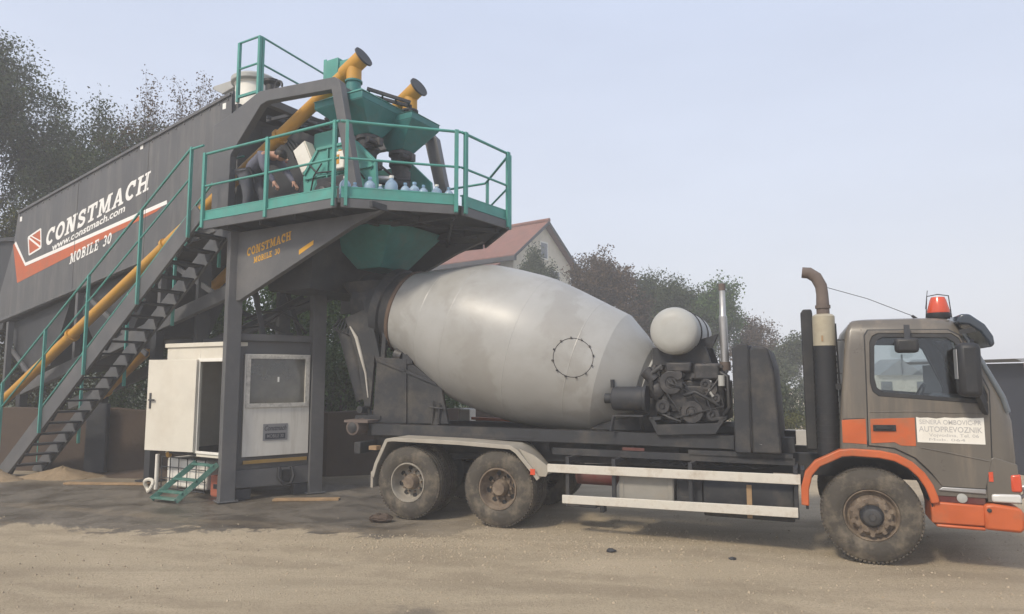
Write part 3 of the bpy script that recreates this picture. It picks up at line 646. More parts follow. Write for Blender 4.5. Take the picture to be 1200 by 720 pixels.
part(mx_, 'drive_motor', MB().cyl((.45,1.0,5.1),(1.2,1.0,5.1),.24,24).box(.5,.8,4.78,1.15,1.2,4.9), M_dgrey, bev=.01)
part(mx_, 'hydraulic_pack', MB().box(.5,1.5,4.78,1.3,2.2,5.75), M_navy, bev=.02)
part(mx_, 'discharge_chute', MB().frustum((1.92,1.6,2.45,2.3,3.98),(1.45,1.2,3.0,2.7,4.66)), M_teal_d, bev=.01)
part(mx_, 'gearbox', MB().lathe((1.98,.72,5.14),(0,-1,0),[(0,.11),(.1,.10),(.12,.06)],18), M_engine)
part(mx_, 'grease_lines', MB().tube([(1.45,.84,5.75),(1.7,.80,5.55),(2.1,.80,5.52),(2.6,.82,5.65)],.014,6).tube([(1.5,.84,5.2),(1.62,.8,5.5),(1.8,.8,5.7)],.014,6).tube([(2.3,.82,5.9),(2.5,.8,5.6),(2.75,.82,5.3)],.014,6), M_black)
part(mx_, 'stiffener', MB().bar((1.34,.845,5.58),(1.64,.845,5.96),.03,.05).bar((2.50,.845,5.96),(2.90,.845,5.58),.03,.05).bar((1.62,.845,5.985),(2.5,.845,5.985),.03,.05), M_teal, bev=.004)
for k in range(9): part(mx_, 'plate_bolt', MB().lathe((1.42+.18*k,.86,4.92 if k%2 else 5.46),(0,-1,0),[(0,.02),(.014,.018)],8), M_teal_d)
fu = thing('safety_post', 'small yellow striker block on the deck near the worker', 'block', FP, (1.15,.5,4.77))
part(fu, 'block', MB().box(1.08,.42,4.77,1.26,.56,5.02), M_yellow, bev=.02); part(fu, 'slot', MB().box(1.13,.41,4.86,1.21,.42,4.96), M_black)
tc_ = thing('terminal_box', 'cream electrical box tilted beside the yellow screw, behind the bending worker', 'electrical box', FP, (1.2,.95,5.6))
Mx = Matrix.Translation((1.17,.95,5.95)) @ Matrix.Rotation(R(-28),4,'Y')
part(tc_, 'box_body', MB().box(-.16,.02,-.27,.16,.22,.27).xf(Mx), M_cream, bev=.012)
part(tc_, 'box_lid', MB().box(-.14,0,-.25,.14,.02,.25).xf(Mx), M_white, bev=.006)
part(tc_, 'bracket', MB().bar((1.3,1.05,4.78),(1.3,1.05,5.7),.05), M_dgrey)
jc = thing('oil_canister', 'white and yellow canister hung on the mixer front beside the gantry leg', 'canister', FP, (2.25,.70,5.55))
part(jc, 'container', MB().box(2.15,.68,5.50,2.42,.80,5.80), M_white, bev=.02); part(jc, 'label_band', MB().box(2.20,.674,5.58,2.32,.68,5.74), M_yellow)
part(jc, 'cap', MB().cyl((2.28,.74,5.80),(2.28,.74,5.84),.03,12), M_yellow)

# ------------------------------------------------------------------ water bottles along the toe board
def bottle(label, p, s, tilt=0):
    b = thing('water_bottle', label, 'bottle', FP, p, 'plastic water bottles along the toe board')
    u, v, z = p
    part(b, 'bottle_body', MB().lathe((u,v,z),(0,0,1),[(0,.07*s),(.015,.092*s),(.12*s,.092*s),(.13*s,.085*s),(.14*s,.092*s),(.25*s,.092*s),(.29*s,.082*s),(.325*s,.055*s),(.34*s,.030*s),(.37*s,.028*s)],16), M_bott)
    part(b, 'bottle_cap', MB().lathe((u,v,z+.365*s),(0,0,1),[(0,.033*s),(.035*s,.033*s)],12), M_blue if int(u*100)%2 else M_white)
    return b
M_bott = bpy.data.materials.new('bottle_plastic'); M_bott.use_nodes = True; nt = M_bott.node_tree
p_ = nt.nodes['Principled BSDF']; p_.inputs['Base Color'].default_value = (.50,.66,.82,1); p_.inputs['Roughness'].default_value = .12
p_.inputs['Transmission Weight'].default_value = .45; p_.inputs['IOR'].default_value = 1.2
LBL = ['leftmost water bottle of the row, in front of the teal mixer end plate','water bottle second from the left end of the row below the mixer','water bottle third from the left, under the near hopper sleeve','water bottle fourth from the left, in front of the far hopper sleeve','tall water bottle fifth from the left, before the far mixer plate','water bottle sixth from the left, left of the far gantry leg','water bottle at the foot of the far gantry leg','water bottle just right of the far gantry leg','water bottle second from the right end, left of the wide corner post','water bottle at the right end of the row, beside the wide corner post']
for i in range(10):
    t = (.05,.13,.25,.34,.43,.545,.63,.70,.82,.92)[i]; off = (.15,.24,.14,.22,.17,.14,.26,.15,.2,.15)[i]
    u, v = 3.0+1.3*t-off*.8, 1.3*t+off*.8
    bottle(LBL[i], (u,v,4.767), (.95,.80,.98,.78,1.12,.85,1.0,.82,.92,.80)[i])

# ------------------------------------------------------------------ control cabin under the platform
M_wframe = mat('frame_sealant', (.48,.465,.43), .6, var=.2, scale=14, dirt=(.16,.15,.14), damt=.85, dscale=9)
cb = thing('control_cabin', 'cream control cabin with open door and window, standing under the platform', 'cabin', FP, (-.6,1.2,.7))
CE = C
def fe(x, y, z): return C @ Vector((x,y,z))
m = MB().box(-1.62,.42,.78,-.66,.47,2.62).box(-.05,.42,.78,.10,.47,2.36).box(-.655,.42,2.36,.10,.47,2.62).box(-.66,.42,.70,.10,.47,.775)
m.box(-1.62,.475,.70,-1.57,2.3,2.62).box(-1.565,2.25,.70,.25,2.3,2.62)
part(cb, 'wall', m, M_cream, bev=.004)
part(cb, 'roof', MB().prism([(-1.66,.39),(.12,.39),(.55,1.5),(.28,2.34),(-1.66,2.34)],2.623,2.70,'xy'), M_cream, bev=.008)
part(cb, 'floor', MB().prism([(-1.56,.48),(.12,.48),(.55,1.5),(.24,2.24),(-1.56,2.24)],.70,.76,'xy'), M_dgrey)
part(cb, 'desk', MB().box(-1.5,1.6,1.4,.5,2.2,1.46).box(-.5,2.0,1.9,.3,2.2,1.96).box(-.35,.9,2.14,-.05,1.3,2.19), M_dgrey)
wp = part(cb, 'window_wall', MB().box(.28,-.035,.72,1.43,.035,1.60).box(.28,-.035,2.44,1.43,.035,2.49).box(.28,-.035,1.60,.37,.035,2.44).box(1.34,-.035,1.60,1.43,.035,2.44).xf(C), M_panel, bev=.003)
fr_ = MB().ring([(.30,1.56),(1.41,1.56),(1.41,2.475),(.30,2.475)], [(.37,1.63),(1.34,1.63),(1.34,2.41),(.37,2.41)], -.06, -.02)
for k in range(16): fr_.box(.34+k*.066,-.063,2.43,.37+k*.066,-.06,2.455)
part(cb, 'window_frame', fr_.xf(C), M_wframe, wp, bev=.004)
part(cb, 'window_pane', MB().box(.37,-.012,1.63,1.34,-.006,2.41).xf(C), M_pane, wp)
part(cb, 'pane_sticker', MB().box(.85,-.020,2.0,.88,-.013,2.09).xf(C), M_letter_w, wp)
npl = part(cb, 'name_plate', MB().box(.62,-.043,.98,1.05,-.036,1.27).xf(C), M_signgrey, wp)
m = MB(); font_text(m, 'Constmach', fe(.645,-.043,1.155), C.to_3x3()@Vector((1,0,0)), (0,0,1), C.to_3x3()@Vector((0,-1,0)), .09, width=.38, shear=.35, bold=.012, depth=.002)
part(cb, 'plate_script', m, M_navy, npl, smooth=False)
m = MB(); place2(m, rect(.66,1.005,1.01,1.105), (0,0,0), (1,0,0), (0,0,1), (0,-1,0), .0435, .0455); m.xf(C)
part(cb, 'plate_band', m, M_navy, npl, smooth=False)
m = MB(); font_text(m, 'MOBILE 30', fe(.69,-.046,1.03), C.to_3x3()@Vector((1,0,0)), (0,0,1), C.to_3x3()@Vector((0,-1,0)), .06, width=.29, bold=.02, depth=.002)
part(cb, 'plate_model', m, M_signgrey, npl, smooth=False)
part(cb, 'yellow_strip', MB().box(.30,-.045,.60,1.41,-.025,.66).xf(C), M_dyellow, wp)
# the open door leaf
h0, h1 = Vector((-.67,.40,0)), Vector((-1.80,.22,0)); dd = (h1-h0).normalized(); nn = Vector((-dd.y,dd.x,0))
lf = MB()
def leafbox(mb, a, b, z0, z1, o0, o1):
    v = [h0+dd*s+nn*o+Vector((0,0,z)) for z in (z0,z1) for s, o in ((a,o0),(b,o0),(b,o1),(a,o1))]
    mb.add(v, [(3,2,1,0),(4,5,6,7),(0,1,5,4),(1,2,6,5),(2,3,7,6),(3,0,4,7)])
leafbox(lf, 0, 1.14, .775, 2.40, 0, .05)
dr = part(cb, 'door', lf, M_cream, bev=.006)
sg = 1 if nn.y < 0 else -1
hm_ = MB(); leafbox(hm_, 1.03, 1.07, 1.52, 1.80, .05 if sg > 0 else -.012, .062 if sg > 0 else 0); leafbox(hm_, .93, 1.06, 1.66, 1.69, .07 if sg > 0 else -.04, .09 if sg > 0 else -.02)
part(cb, 'door_handle', hm_, M_dgrey, dr)
part(cb, 'door_frame', MB().box(-.70,.405,.76,-.64,.42,2.40).box(-.70,.404,2.36,-.04,.419,2.42).box(-.70,.40,.755,-.02,.42,.80), M_white, bev=.003)

M_steps = mat('worn_teal', (.05,.15,.12), .6, var=.25, dirt=(.24,.26,.22), damt=.6, dscale=5)
cs = thing('cabin_steps', 'small teal steel step ladder leaning up to the open cabin door', 'steps', FP, (-.7,0,0))
s0 = [(-.98,-.16,.03),(-.56,.36,.62)]; s1 = [(-.41,-.10,.03),(.02,.36,.62)]
part(cs, 'stringer', MB().bar(*s0,.05,.09), M_steps, bev=.004); part(cs, 'stringer', MB().bar(*s1,.05,.09), M_steps, bev=.004)
for t in (.05,.22,.55,.95):
    a = Vector(s0[0]).lerp(Vector(s0[1]),t); b = Vector(s1[0]).lerp(Vector(s1[1]),t)
    part(cs, 'tread', MB().bar(a,b,.13,.03), M_steps, bev=.003)
ib = thing('caged_tank', 'white plastic water tank in a wire cage below the cabin door', 'tank', FP, (-1.4,.95,0))
part(ib, 'tank_body', MB().box(-1.78,.62,.08,-.62,1.4,.60), M_white, bev=.04)
m = MB()
for k in range(6): m.tube([(-1.85+.25*k,.57,.04),(-1.85+.25*k,.57,.62)],.010,6)
for z in (.06,.24,.44,.62): m.tube([(-1.9,.57,z),(-.58,.57,z)],.010,6)
part(ib, 'wire_cage', m, M_dgrey)
part(ib, 'drain_pipe', MB().cyl((-1.92,.52,.02),(-1.92,.52,.66),.035,12), M_white)
part(ib, 'filler_cap', MB().lathe((-1.55,.52,.68),(0,-1,0),[(0,.06),(.05,.05)],12), M_yellow)
a_ = MB().tube([(-1.80+.10*math.cos(R(t)),.30+.03*math.sin(R(t*2)),.13+.11*math.sin(R(t))) for t in range(0,361,24)],.032,8)
single('hose_coil', 'beige coil of hose lying beside the foot of the teal steps', 'hose', FP, (-1.80,.30,0), a_, M_cream)
cr = thing('red_crate', 'small brick red crate standing between the teal steps and the grey column', 'crate', FP, (-.35,.75,0))
part(cr, 'crate_body', MB().ring([(-.50,.62),(-.20,.62),(-.20,.92),(-.50,.92)],[(-.47,.65),(-.23,.65),(-.23,.89),(-.50+.03,.89)],.02,.36,'xy').box(-.49,.63,.0,-.21,.91,.02), M_brick, bev=.006)
part(cr, 'crate_slot', MB().box(-.42,.612,.14,-.28,.62,.22), M_black)

def drum_mat():
    m = mat('drum_paint', (.335,.335,.325), .40, var=.07, scale=1.1, dirt=(.25,.24,.215), damt=.7, dscale=.75, spec=.5)
    nt = m.node_tree; L = nt.links; p = nt.nodes['Principled BSDF']
    src = p.inputs['Base Color'].links[0].from_socket
    tc = nd(nt,'ShaderNodeTexCoord'); sb = nd(nt,'ShaderNodeVectorMath',operation='SUBTRACT'); sb.inputs[1].default_value = (2.98-3.2, 0, 2.08)
    L.new(tc.outputs['Object'], sb.inputs[0])
    mp = nd(nt,'ShaderNodeMapping'); mp.inputs['Rotation'].default_value = (0,R(-16.5),0); L.new(sb.outputs[0], mp.inputs['Vector'])   # drum axis onto X
    sx = nd(nt,'ShaderNodeSeparateXYZ'); L.new(mp.outputs[0], sx.inputs[0])
    at = nd(nt,'ShaderNodeMath',operation='ARCTAN2'); L.new(sx.outputs['Z'], at.inputs[0]); L.new(sx.outputs['Y'], at.inputs[1])
    n0 = nd(nt,'ShaderNodeTexNoise'); n0.inputs['Scale'].default_value = .9; n0.inputs['Detail'].default_value = 5; L.new(tc.outputs['Object'], n0.inputs['Vector'])
    def mth(op,a,b_):
        q = nd(nt,'ShaderNodeMath',operation=op)
        for i_,x_ in enumerate((a,b_)):
            if isinstance(x_,(int,float)): q.inputs[i_].default_value = x_
            else: L.new(x_,q.inputs[i_])
        return q.outputs[0]
    ph = mth('ADD', mth('MULTIPLY', at.outputs[0], .318), mth('ADD', mth('MULTIPLY', sx.outputs['X'], -.62), mth('MULTIPLY', n0.outputs['Fac'], .35)))
    pg = mth('PINGPONG', ph, .5)
    n = nd(nt,'ShaderNodeTexNoise'); n.inputs['Scale'].default_value = 1.5; n.inputs['Detail'].default_value = 11; n.inputs['Roughness'].default_value = .62; n.inputs['Distortion'].default_value = .6; L.new(mp.outputs[0], n.inputs['Vector'])
    cmb = mth('ADD', mth('MULTIPLY', pg, .9), mth('MULTIPLY', n.outputs['Fac'], 1.1))
    mr = nd(nt,'ShaderNodeMapRange'); mr.interpolation_type = 'SMOOTHSTEP'; mr.inputs[1].default_value = .82; mr.inputs[2].default_value = .96; mr.inputs[4].default_value = .45; L.new(cmb, mr.inputs[0])
    mx = nd(nt,'ShaderNodeMix', data_type='RGBA'); L.new(mr.outputs[0], mx.inputs['Factor']); L.new(src, mx.inputs['A']); mx.inputs['B'].default_value = (.235,.225,.205,1)
    L.new(mx.outputs['Result'], p.inputs['Base Color']); return m
M_drum = drum_mat()
M_dgplas = mat('smoked_plastic', (.03,.04,.055), .18, var=.1, spec=.7)
# ------------------------------------------------------------------ concrete mixer truck (truck frame: x forward, y to its left, z up)
M_pillar = mat('pillar_glass_edge', (.10,.115,.13), .15, var=.1, spec=.8)
tk = thing('mixer_truck', 'concrete mixer truck with grey and orange cab and pale grey drum, backed under the platform', 'mixer truck', FT, (3.2,1.25,0))
# ---- cab: loft, hollowed and cut
LEV = [(.80,5.80,7.50,.0),(1.22,5.80,7.53,.0),(1.62,5.82,7.52,.0),(1.86,5.84,7.46,.005),(2.15,5.87,7.35,.025),(2.45,5.90,7.23,.055),(2.64,5.92,7.14,.085),(2.72,5.95,7.08,.12),(2.77,6.00,7.00,.17),(2.79,6.12,6.85,.30)]
def cab_loft(off, z0=None, z1=None):
    mb = MB(); rings = []
    L = LEV
    if off: L = [(max(z, z0), a+off, b-off, i+off) for z, a, b, i in LEV if z < z1] + [(z1, 6.0+off, 7.02-off, .2+off)]
    for z, a, b, i in L:
        y0, y1 = .02+i, 2.46-i; r = .20; rb = .06; pts = []
        for (cx, cy, rr, a0) in ((a+rb,y0+rb,rb,180),(b-r,y0+r,r,270),(b-r,y1-r,r,0),(a+rb,y1-rb,rb,90)):
            for k in range(6): pts.append((cx+rr*math.cos(R(a0+18*k)), cy+rr*math.sin(R(a0+18*k)), z))
        rings.append(pts)
    n = len(rings[0])
    for pts in rings: mb.v += [Vector(p) for p in pts]
    for i in range(len(rings)-1):
        for j in range(n): mb.f.append((i*n+j, i*n+(j+1)%n, (i+1)*n+(j+1)%n, (i+1)*n+j))
    mb.f.append(tuple(range(n-1,-1,-1))); mb.f.append(tuple((len(rings)-1)*n+j for j in range(n)))
    return mb
WIN = [(6.20,1.97),(6.18,2.08),(6.20,2.47),(6.23,2.54),(6.29,2.575),(6.95,2.555),(7.02,2.50),(7.07,2.38),(7.24,1.95),(7.24,1.87),(7.18,1.845),(6.26,1.915)]
ob = part(tk, 'cab', cab_loft(0), M_cab, smooth=False)
cut = [MB(), MB(), MB(), MB()]
cut[0] = cab_loft(.055, .90, 2.70)
cut[1].prism(WIN, -.5, 3.2); cut[2].prism([(.34,1.90),(2.14,1.90),(2.08,2.58),(.40,2.58)], 6.98, 8.0, 'yz')
cut[3].lathe((6.09,-.4,.56),(0,1,0),[(0,.70),(3.4,.70)],48)
tmp = []
for c_ in cut:
    o = part(tk, 'cutter', c_, M_cab, smooth=False); tmp.append(o)
    md = ob.modifiers.new('b', 'BOOLEAN'); md.object = o; md.operation = 'DIFFERENCE'; md.solver = 'EXACT'
bpy.context.view_layer.update()
me = bpy.data.meshes.new_from_object(ob.evaluated_get(bpy.context.evaluated_depsgraph_get()))
ob.modifiers.clear(); ob.data = me
for o in tmp: bpy.data.objects.remove(o)
me.shade_smooth(); me.set_sharp_from_angle(angle=R(30))
md = ob.modifiers.new('Bevel','BEVEL'); md.width = .006; md.segments = 2; md.limit_method = 'ANGLE'; md.angle_limit = R(50)
cab = ob
def scl(poly, k, c=None):
    cx = sum(p for p,_ in poly)/len(poly); cy = sum(q for _,q in poly)/len(poly)
    return [(p + (1 if p>cx else -1)*k, q + (1 if q>cy else -1)*k) for p,q in poly]
def tumble(z): # cab side inset by height
    for (za,_,_,ia),(zb,_,_,ib_) in zip(LEV, LEV[1:]):
        if za <= z <= zb: return .02 + ia+(ib_-ia)*(z-za)/(zb-za)
    return .02
def lean(mb, off=0, side=0):           # slide a flat y=0 panel onto the leaning cab side
    for v in mb.v: v.y = (tumble(v.z) + v.y) if side == 0 else (2.48 - tumble(v.z) - v.y)
    return mb
DOOR = [(6.10,1.32),(6.12,2.58),(6.16,2.645),(6.95,2.63),(7.06,2.56),(7.29,1.95),(7.27,1.20),(7.20,.90),(6.80,.90),(6.70,1.05),(6.56,1.20),(6.36,1.30)]
def subdiv_ring(outer, inner, ya, yb, n=60):
    def res(P):
        P = P+[P[0]]; ls = [math.dist(P[i],P[i+1]) for i in range(len(P)-1)]; T = sum(ls); out = []
        # resample by polar angle around the common centre so both loops pair up
        return P, ls, T
    c = (6.68, 2.2)
    def at(P, an):
        dx, dy = math.cos(an), math.sin(an); best = None
        for i in range(len(P)):
            (x1,y1),(x2,y2) = P[i], P[(i+1)%len(P)]
            x1-=c[0];x2-=c[0];y1-=c[1];y2-=c[1]
            den = dx*(y2-y1)-dy*(x2-x1)
            if abs(den) < 1e-9: continue
            t = (x1*(y2-y1)-y1*(x2-x1))/den; u = (x1*dy-y1*dx)/den
            if t > 0 and -1e-6 <= u <= 1+1e-6 and (best is None or t > best): best = t
        return (c[0]+dx*best, c[1]+dy*best)
    angs = sorted(set([round(2*math.pi*i/n, 4) for i in range(n)] + [round(math.atan2(y-c[1],x-c[0])%(2*math.pi),4) for x,y in outer+inner]))
    O = [at(outer,a) for a in angs]; I = [at(inner,a) for a in angs]
    return MB().ring(O, I, ya, yb)
WO = scl(WIN, .028)
part(tk, 'door_seal', lean(subdiv_ring(scl(DOOR,.012), WO, -.004, .004)), M_black)
door = part(tk, 'cab_door', lean(subdiv_ring(DOOR, scl(WIN,.035), -.016, .0)), M_cab, bev=.006, ang=25)
part(tk, 'window_rubber', lean(subdiv_ring(scl(WIN,.03), scl(WIN,-.012), -.020, .03)), M_black, door)
part(tk, 'window_rubber', lean(subdiv_ring(scl(WIN,.03), scl(WIN,-.012), -.020, .03), side=1), M_black, cab)
for s_ in (0,1):
    g = MB().prism(WIN, .012, .018)
    part(tk, 'side_window', lean(g, side=s_), M_glass, door if s_ == 0 else cab)
part(tk, 'windscreen', MB().add([(7.43,.34,1.90),(7.43,2.14,1.90),(7.17,2.08,2.58),(7.17,.40,2.58)],[(0,1,2,3)]), M_glass, cab, fix=False)
part(tk, 'windscreen_pillar', MB().tube([(7.10,.17,2.62),(7.17,.14,2.48),(7.30,.11,2.18),(7.43,.09,1.88),(7.47,.10,1.72)],.030,10), M_pillar, cab)
part(tk, 'door_crease', lean(MB().tube([(6.62,-.016,1.315),(6.9,-.016,1.265),(7.25,-.016,1.195)],.007,6)), M_cab, door)
part(tk, 'door_crease', lean(MB().tube([(6.12,-.016,1.70),(6.6,-.016,1.715),(7.27,-.016,1.70)],.006,6)), M_cab, door)
part(tk, 'cab_seam', lean(MB().tube([(6.085,-.002,1.30),(6.085,-.002,2.66)],.004,6)), M_black, cab)
part(tk, 'cab_seam', lean(MB().tube([(5.84,-.001,1.61),(5.95,-.001,1.62),(6.07,-.001,1.625)],.004,6)), M_black, cab)
# waist stripe, handle, lettered notice
ob_ = MB().prism([(5.83,1.34),(5.83,1.60),(6.08,1.62),(6.08,1.33)], -.004, .0); part(tk, 'orange_band', lean(ob_), M_orange, cab, bev=.002)
ob_ = MB().prism([(6.125,1.345),(6.125,1.62),(6.57,1.645),(6.57,1.33),(6.42,1.33),(6.36,1.365)], -.021, -.0165); part(tk, 'orange_band', lean(ob_), M_orange, door, bev=.002)
part(tk, 'door_handle', lean(MB().prism([(6.15,1.485),(6.15,1.555),(6.38,1.56),(6.38,1.49)], -.036, -.022).prism([(6.18,1.505),(6.18,1.535),(6.34,1.54),(6.34,1.51)], -.05, -.037)), M_black, door, bev=.004)
no = lean(MB().prism([(6.585,1.375),(6.585,1.655),(6.62,1.645),(6.70,1.650),(6.78,1.640),(6.86,1.655),(6.95,1.650),(7.04,1.658),(7.12,1.652),(7.225,1.660),(7.225,1.372)], -.0195, -.0165))
notice = part(tk, 'door_notice', no, M_white, door, smooth=False)
m = MB()
for txt, x, z, h, wd in (('SENERA OMBOVIC-PR',6.615,1.578,.052,.585),('AUTOPREVOZNIK',6.605,1.495,.062,.60),('Vojvodina, Tel. 06',6.70,1.443,.036,.47),('Mob. 064',6.70,1.398,.028,.34)):
    font_text(m, txt, (x,0,z), (1,0,0), (0,0,1), (0,-1,0), h, width=wd, bold=.01 if h > .05 else .0, depth=-.0)
for v in m.v: v.y = .02-.0215
part(tk, 'notice_lettering', m, M_letter_g, notice, smooth=False)
# wheel-arch band
def arcband(cx, cz, r0, r1, a0, a1, ya, yb, n=28, sq=1.0):
    o = [(cx+r1*math.cos(R(a0+(a1-a0)*i/n)), cz+sq*r1*math.sin(R(a0+(a1-a0)*i/n))) for i in range(n+1)]
    i_ = [(cx+r0*math.cos(R(a0+(a1-a0)*i/n)), cz+sq*r0*math.sin(R(a0+(a1-a0)*i/n))) for i in range(n+1)]
    return MB().ring(o, i_, ya, yb, closed=False)
def poly_band(P, t, ya, yb):
    rb = ribbon(P, t); n = len(P); return MB().ring(rb[:n], rb[::-1][:n], ya, yb, closed=False)
AR = [(5.40,.60),(5.405,.80),(5.45,.97),(5.55,1.09),(5.68,1.155),(5.80,1.22),(5.92,1.235),(6.20,1.225),(6.36,1.195),(6.50,1.12),(6.60,1.02),(6.67,.90),(6.71,.78),(6.72,.72)]
part(tk, 'wheel_arch', poly_band(AR, .085, -.035, .10), M_orange, bev=.012)
part(tk, 'arch_liner', poly_band([(p+.03*(6.1-p), q-.045) for p,q in AR], .03, .0, .55), M_black)
part(tk, 'mudguard', MB().box(5.36,.05,.62,5.40,.5,1.0), M_black)
# lower front: sill, step, bumper, lights
part(tk, 'door_sill', lean(MB().prism([(6.76,.86),(6.80,.895),(7.20,.895),(7.20,.845)], -.02, .05)), M_steel, bev=.006)
part(tk, 'step_panel', MB().prism([(6.70,.72),(6.77,.85),(7.20,.84),(7.20,.72)], .03, .45), M_dred, bev=.01)
part(tk, 'fog_light', MB().lathe((6.98,.03,.785),(0,-1,0),[(0,.05),(.015,.05),(.02,.03)],16), M_tank)
part(tk, 'step_box', MB().prism([(6.68,.50),(6.68,.735),(7.18,.72),(7.18,.50)], .0, .5).prism([(6.72,.46),(6.72,.495),(7.18,.49),(7.18,.455)], .0, .5), M_orange, bev=.02)
bmp = MB().prism([(7.17,.47),(7.17,.735),(7.25,.75),(7.50,.72),(7.53,.66),(7.53,.52),(7.50,.46)], -.015, 2.49)
part(tk, 'bumper', bmp, M_orange, bev=.03)
part(tk, 'bumper_bolt', MB().lathe((7.215,-.015,.68),(0,-1,0),[(0,.022),(.012,.022),(.014,.012)],12), M_black)
part(tk, 'front_quarter', lean(MB().prism([(7.215,.76),(7.215,1.19),(7.295,1.24),(7.50,1.17),(7.52,.76)], -.010, .012)), M_cab, bev=.008)
part(tk, 'headlight', MB().prism([(7.25,.765),(7.25,.85),(7.51,.86),(7.52,.765)], -.01, .40), M_lens_w, bev=.02)
part(tk, 'indicator', MB().prism([(7.43,.88),(7.43,1.06),(7.525,1.07),(7.53,.88)], -.004, .20), M_lens_o, bev=.02)
part(tk, 'side_reflector', lean(MB().prism([(7.235,.98),(7.235,1.08),(7.275,1.085),(7.275,.98)], -.018, -.012)), M_lens_o)
part(tk, 'front_hook', MB().tube([(7.50,.2,.90),(7.58,.2,.92),(7.60,.2,.84),(7.55,.2,.80)],.02,8), M_steel)
part(tk, 'front_grille', MB().box(7.515,.4,.9,7.53,2.1,1.6), M_black)
# mirrors, visor, roof gear
def rbox(x0,y0,z0,x1,y1,z1): return MB().box(x0,y0,z0,x1,y1,z1)
mr_ = part(tk, 'side_mirror', rbox(6.97,-.30,1.89,7.19,-.06,2.47), M_black, bev=.06)
part(tk, 'mirror_arm', MB().tube([(7.12,-.15,2.42),(7.16,-.02,2.50),(7.18,.08,2.50)],.02,8), M_black, mr_)
part(tk, 'mirror_arm', MB().tube([(7.14,-.15,1.92),(7.22,-.02,1.86),(7.26,.05,1.84)],.025,8).bar((7.16,-.12,1.95),(7.26,.03,1.72),.05,.09), M_black, mr_)
part(tk, 'mirror_glass', MB().box(6.963,-.26,2.08,6.97,-.10,2.40), M_steel, mr_)
part(tk, 'mirror_badge', MB().box(7.192,-.20,2.13,7.197,-.14,2.26), M_tank, mr_)
km = part(tk, 'kerb_mirror', rbox(6.40,-.22,2.37,6.63,-.05,2.535), M_black, bev=.035)
part(tk, 'mirror_arm', MB().bar((6.53,-.12,2.5),(6.55,.06,2.68),.06,.05), M_black, km)
part(tk, 'sun_visor', MB().prism([(7.03,2.70),(7.07,2.80),(7.16,2.80),(7.30,2.68),(7.37,2.55),(7.38,2.46),(7.34,2.42),(7.31,2.50),(7.25,2.60),(7.15,2.68)], .02, 2.44), M_dgplas, bev=.02)
part(tk, 'visor_bracket', MB().bar((7.06,.06,2.6),(7.2,.02,2.62),.03,.05), M_black)
bc = part(tk, 'beacon_base', MB().lathe((6.93,.42,2.78),(0,0,1),[(0,.115),(.03,.125),(.07,.12)],28), M_black)
part(tk, 'beacon_lens', MB().lathe((6.93,.42,2.85),(0,0,1),[(0,.115),(.02,.118),(.15,.085),(.185,.07),(.19,.03)],28), M_lens_o, bc)
part(tk, 'beacon_core', MB().cyl((6.93,.42,2.80),(6.93,.42,2.96),.04,12), M_lens_r, bc)
part(tk, 'beacon_guard', MB().tube([(6.80,.42,2.79),(6.82,.42,3.05),(6.93,.42,3.07),(7.04,.42,3.05),(7.06,.42,2.79)],.006,6).tube([(6.80,.42,2.9),(6.83,.42,3.12)],.004,5), M_black, bc)
part(tk, 'aerial', MB().tube([(6.72,.45,2.78),(6.66,.45,2.83)],.016,8).tube([(6.66,.45,2.83),(6.2,.5,3.06),(5.72,.55,3.24)],.0042,5), M_black)
part(tk, 'roof_seam', MB().tube([(5.97,.19,2.745),(6.4,.185,2.752),(7.0,.19,2.738)],.006,6), M_cab, cab)
# interior
part(tk, 'seat', MB().box(6.15,.35,1.15,6.65,.85,1.45).prism([(6.12,1.4),(6.22,1.4),(6.16,2.18),(6.05,2.18)],.36,.84).prism([(6.06,2.2),(6.14,2.2),(6.12,2.38),(6.05,2.38)],.47,.73), M_black, cab, bev=.04)
part(tk, 'seat', MB().box(6.15,1.6,1.15,6.65,2.1,1.45).prism([(6.12,1.4),(6.22,1.4),(6.16,2.15),(6.05,2.15)],1.62,2.08).prism([(6.06,2.17),(6.14,2.17),(6.12,2.35),(6.05,2.35)],1.72,1.98), M_black, cab, bev=.04)
part(tk, 'dashboard', MB().prism([(7.0,1.2),(6.98,1.78),(7.1,1.88),(7.42,1.86),(7.45,1.2)],.12,2.36), M_black, cab, bev=.03)
part(tk, 'steering_wheel', MB().tube([(6.86+.14*math.sin(R(a))*.5,1.85+.2*math.cos(R(a)),1.83+.17*math.sin(R(a))) for a in range(0,361,20)],.018,8), M_black, cab)

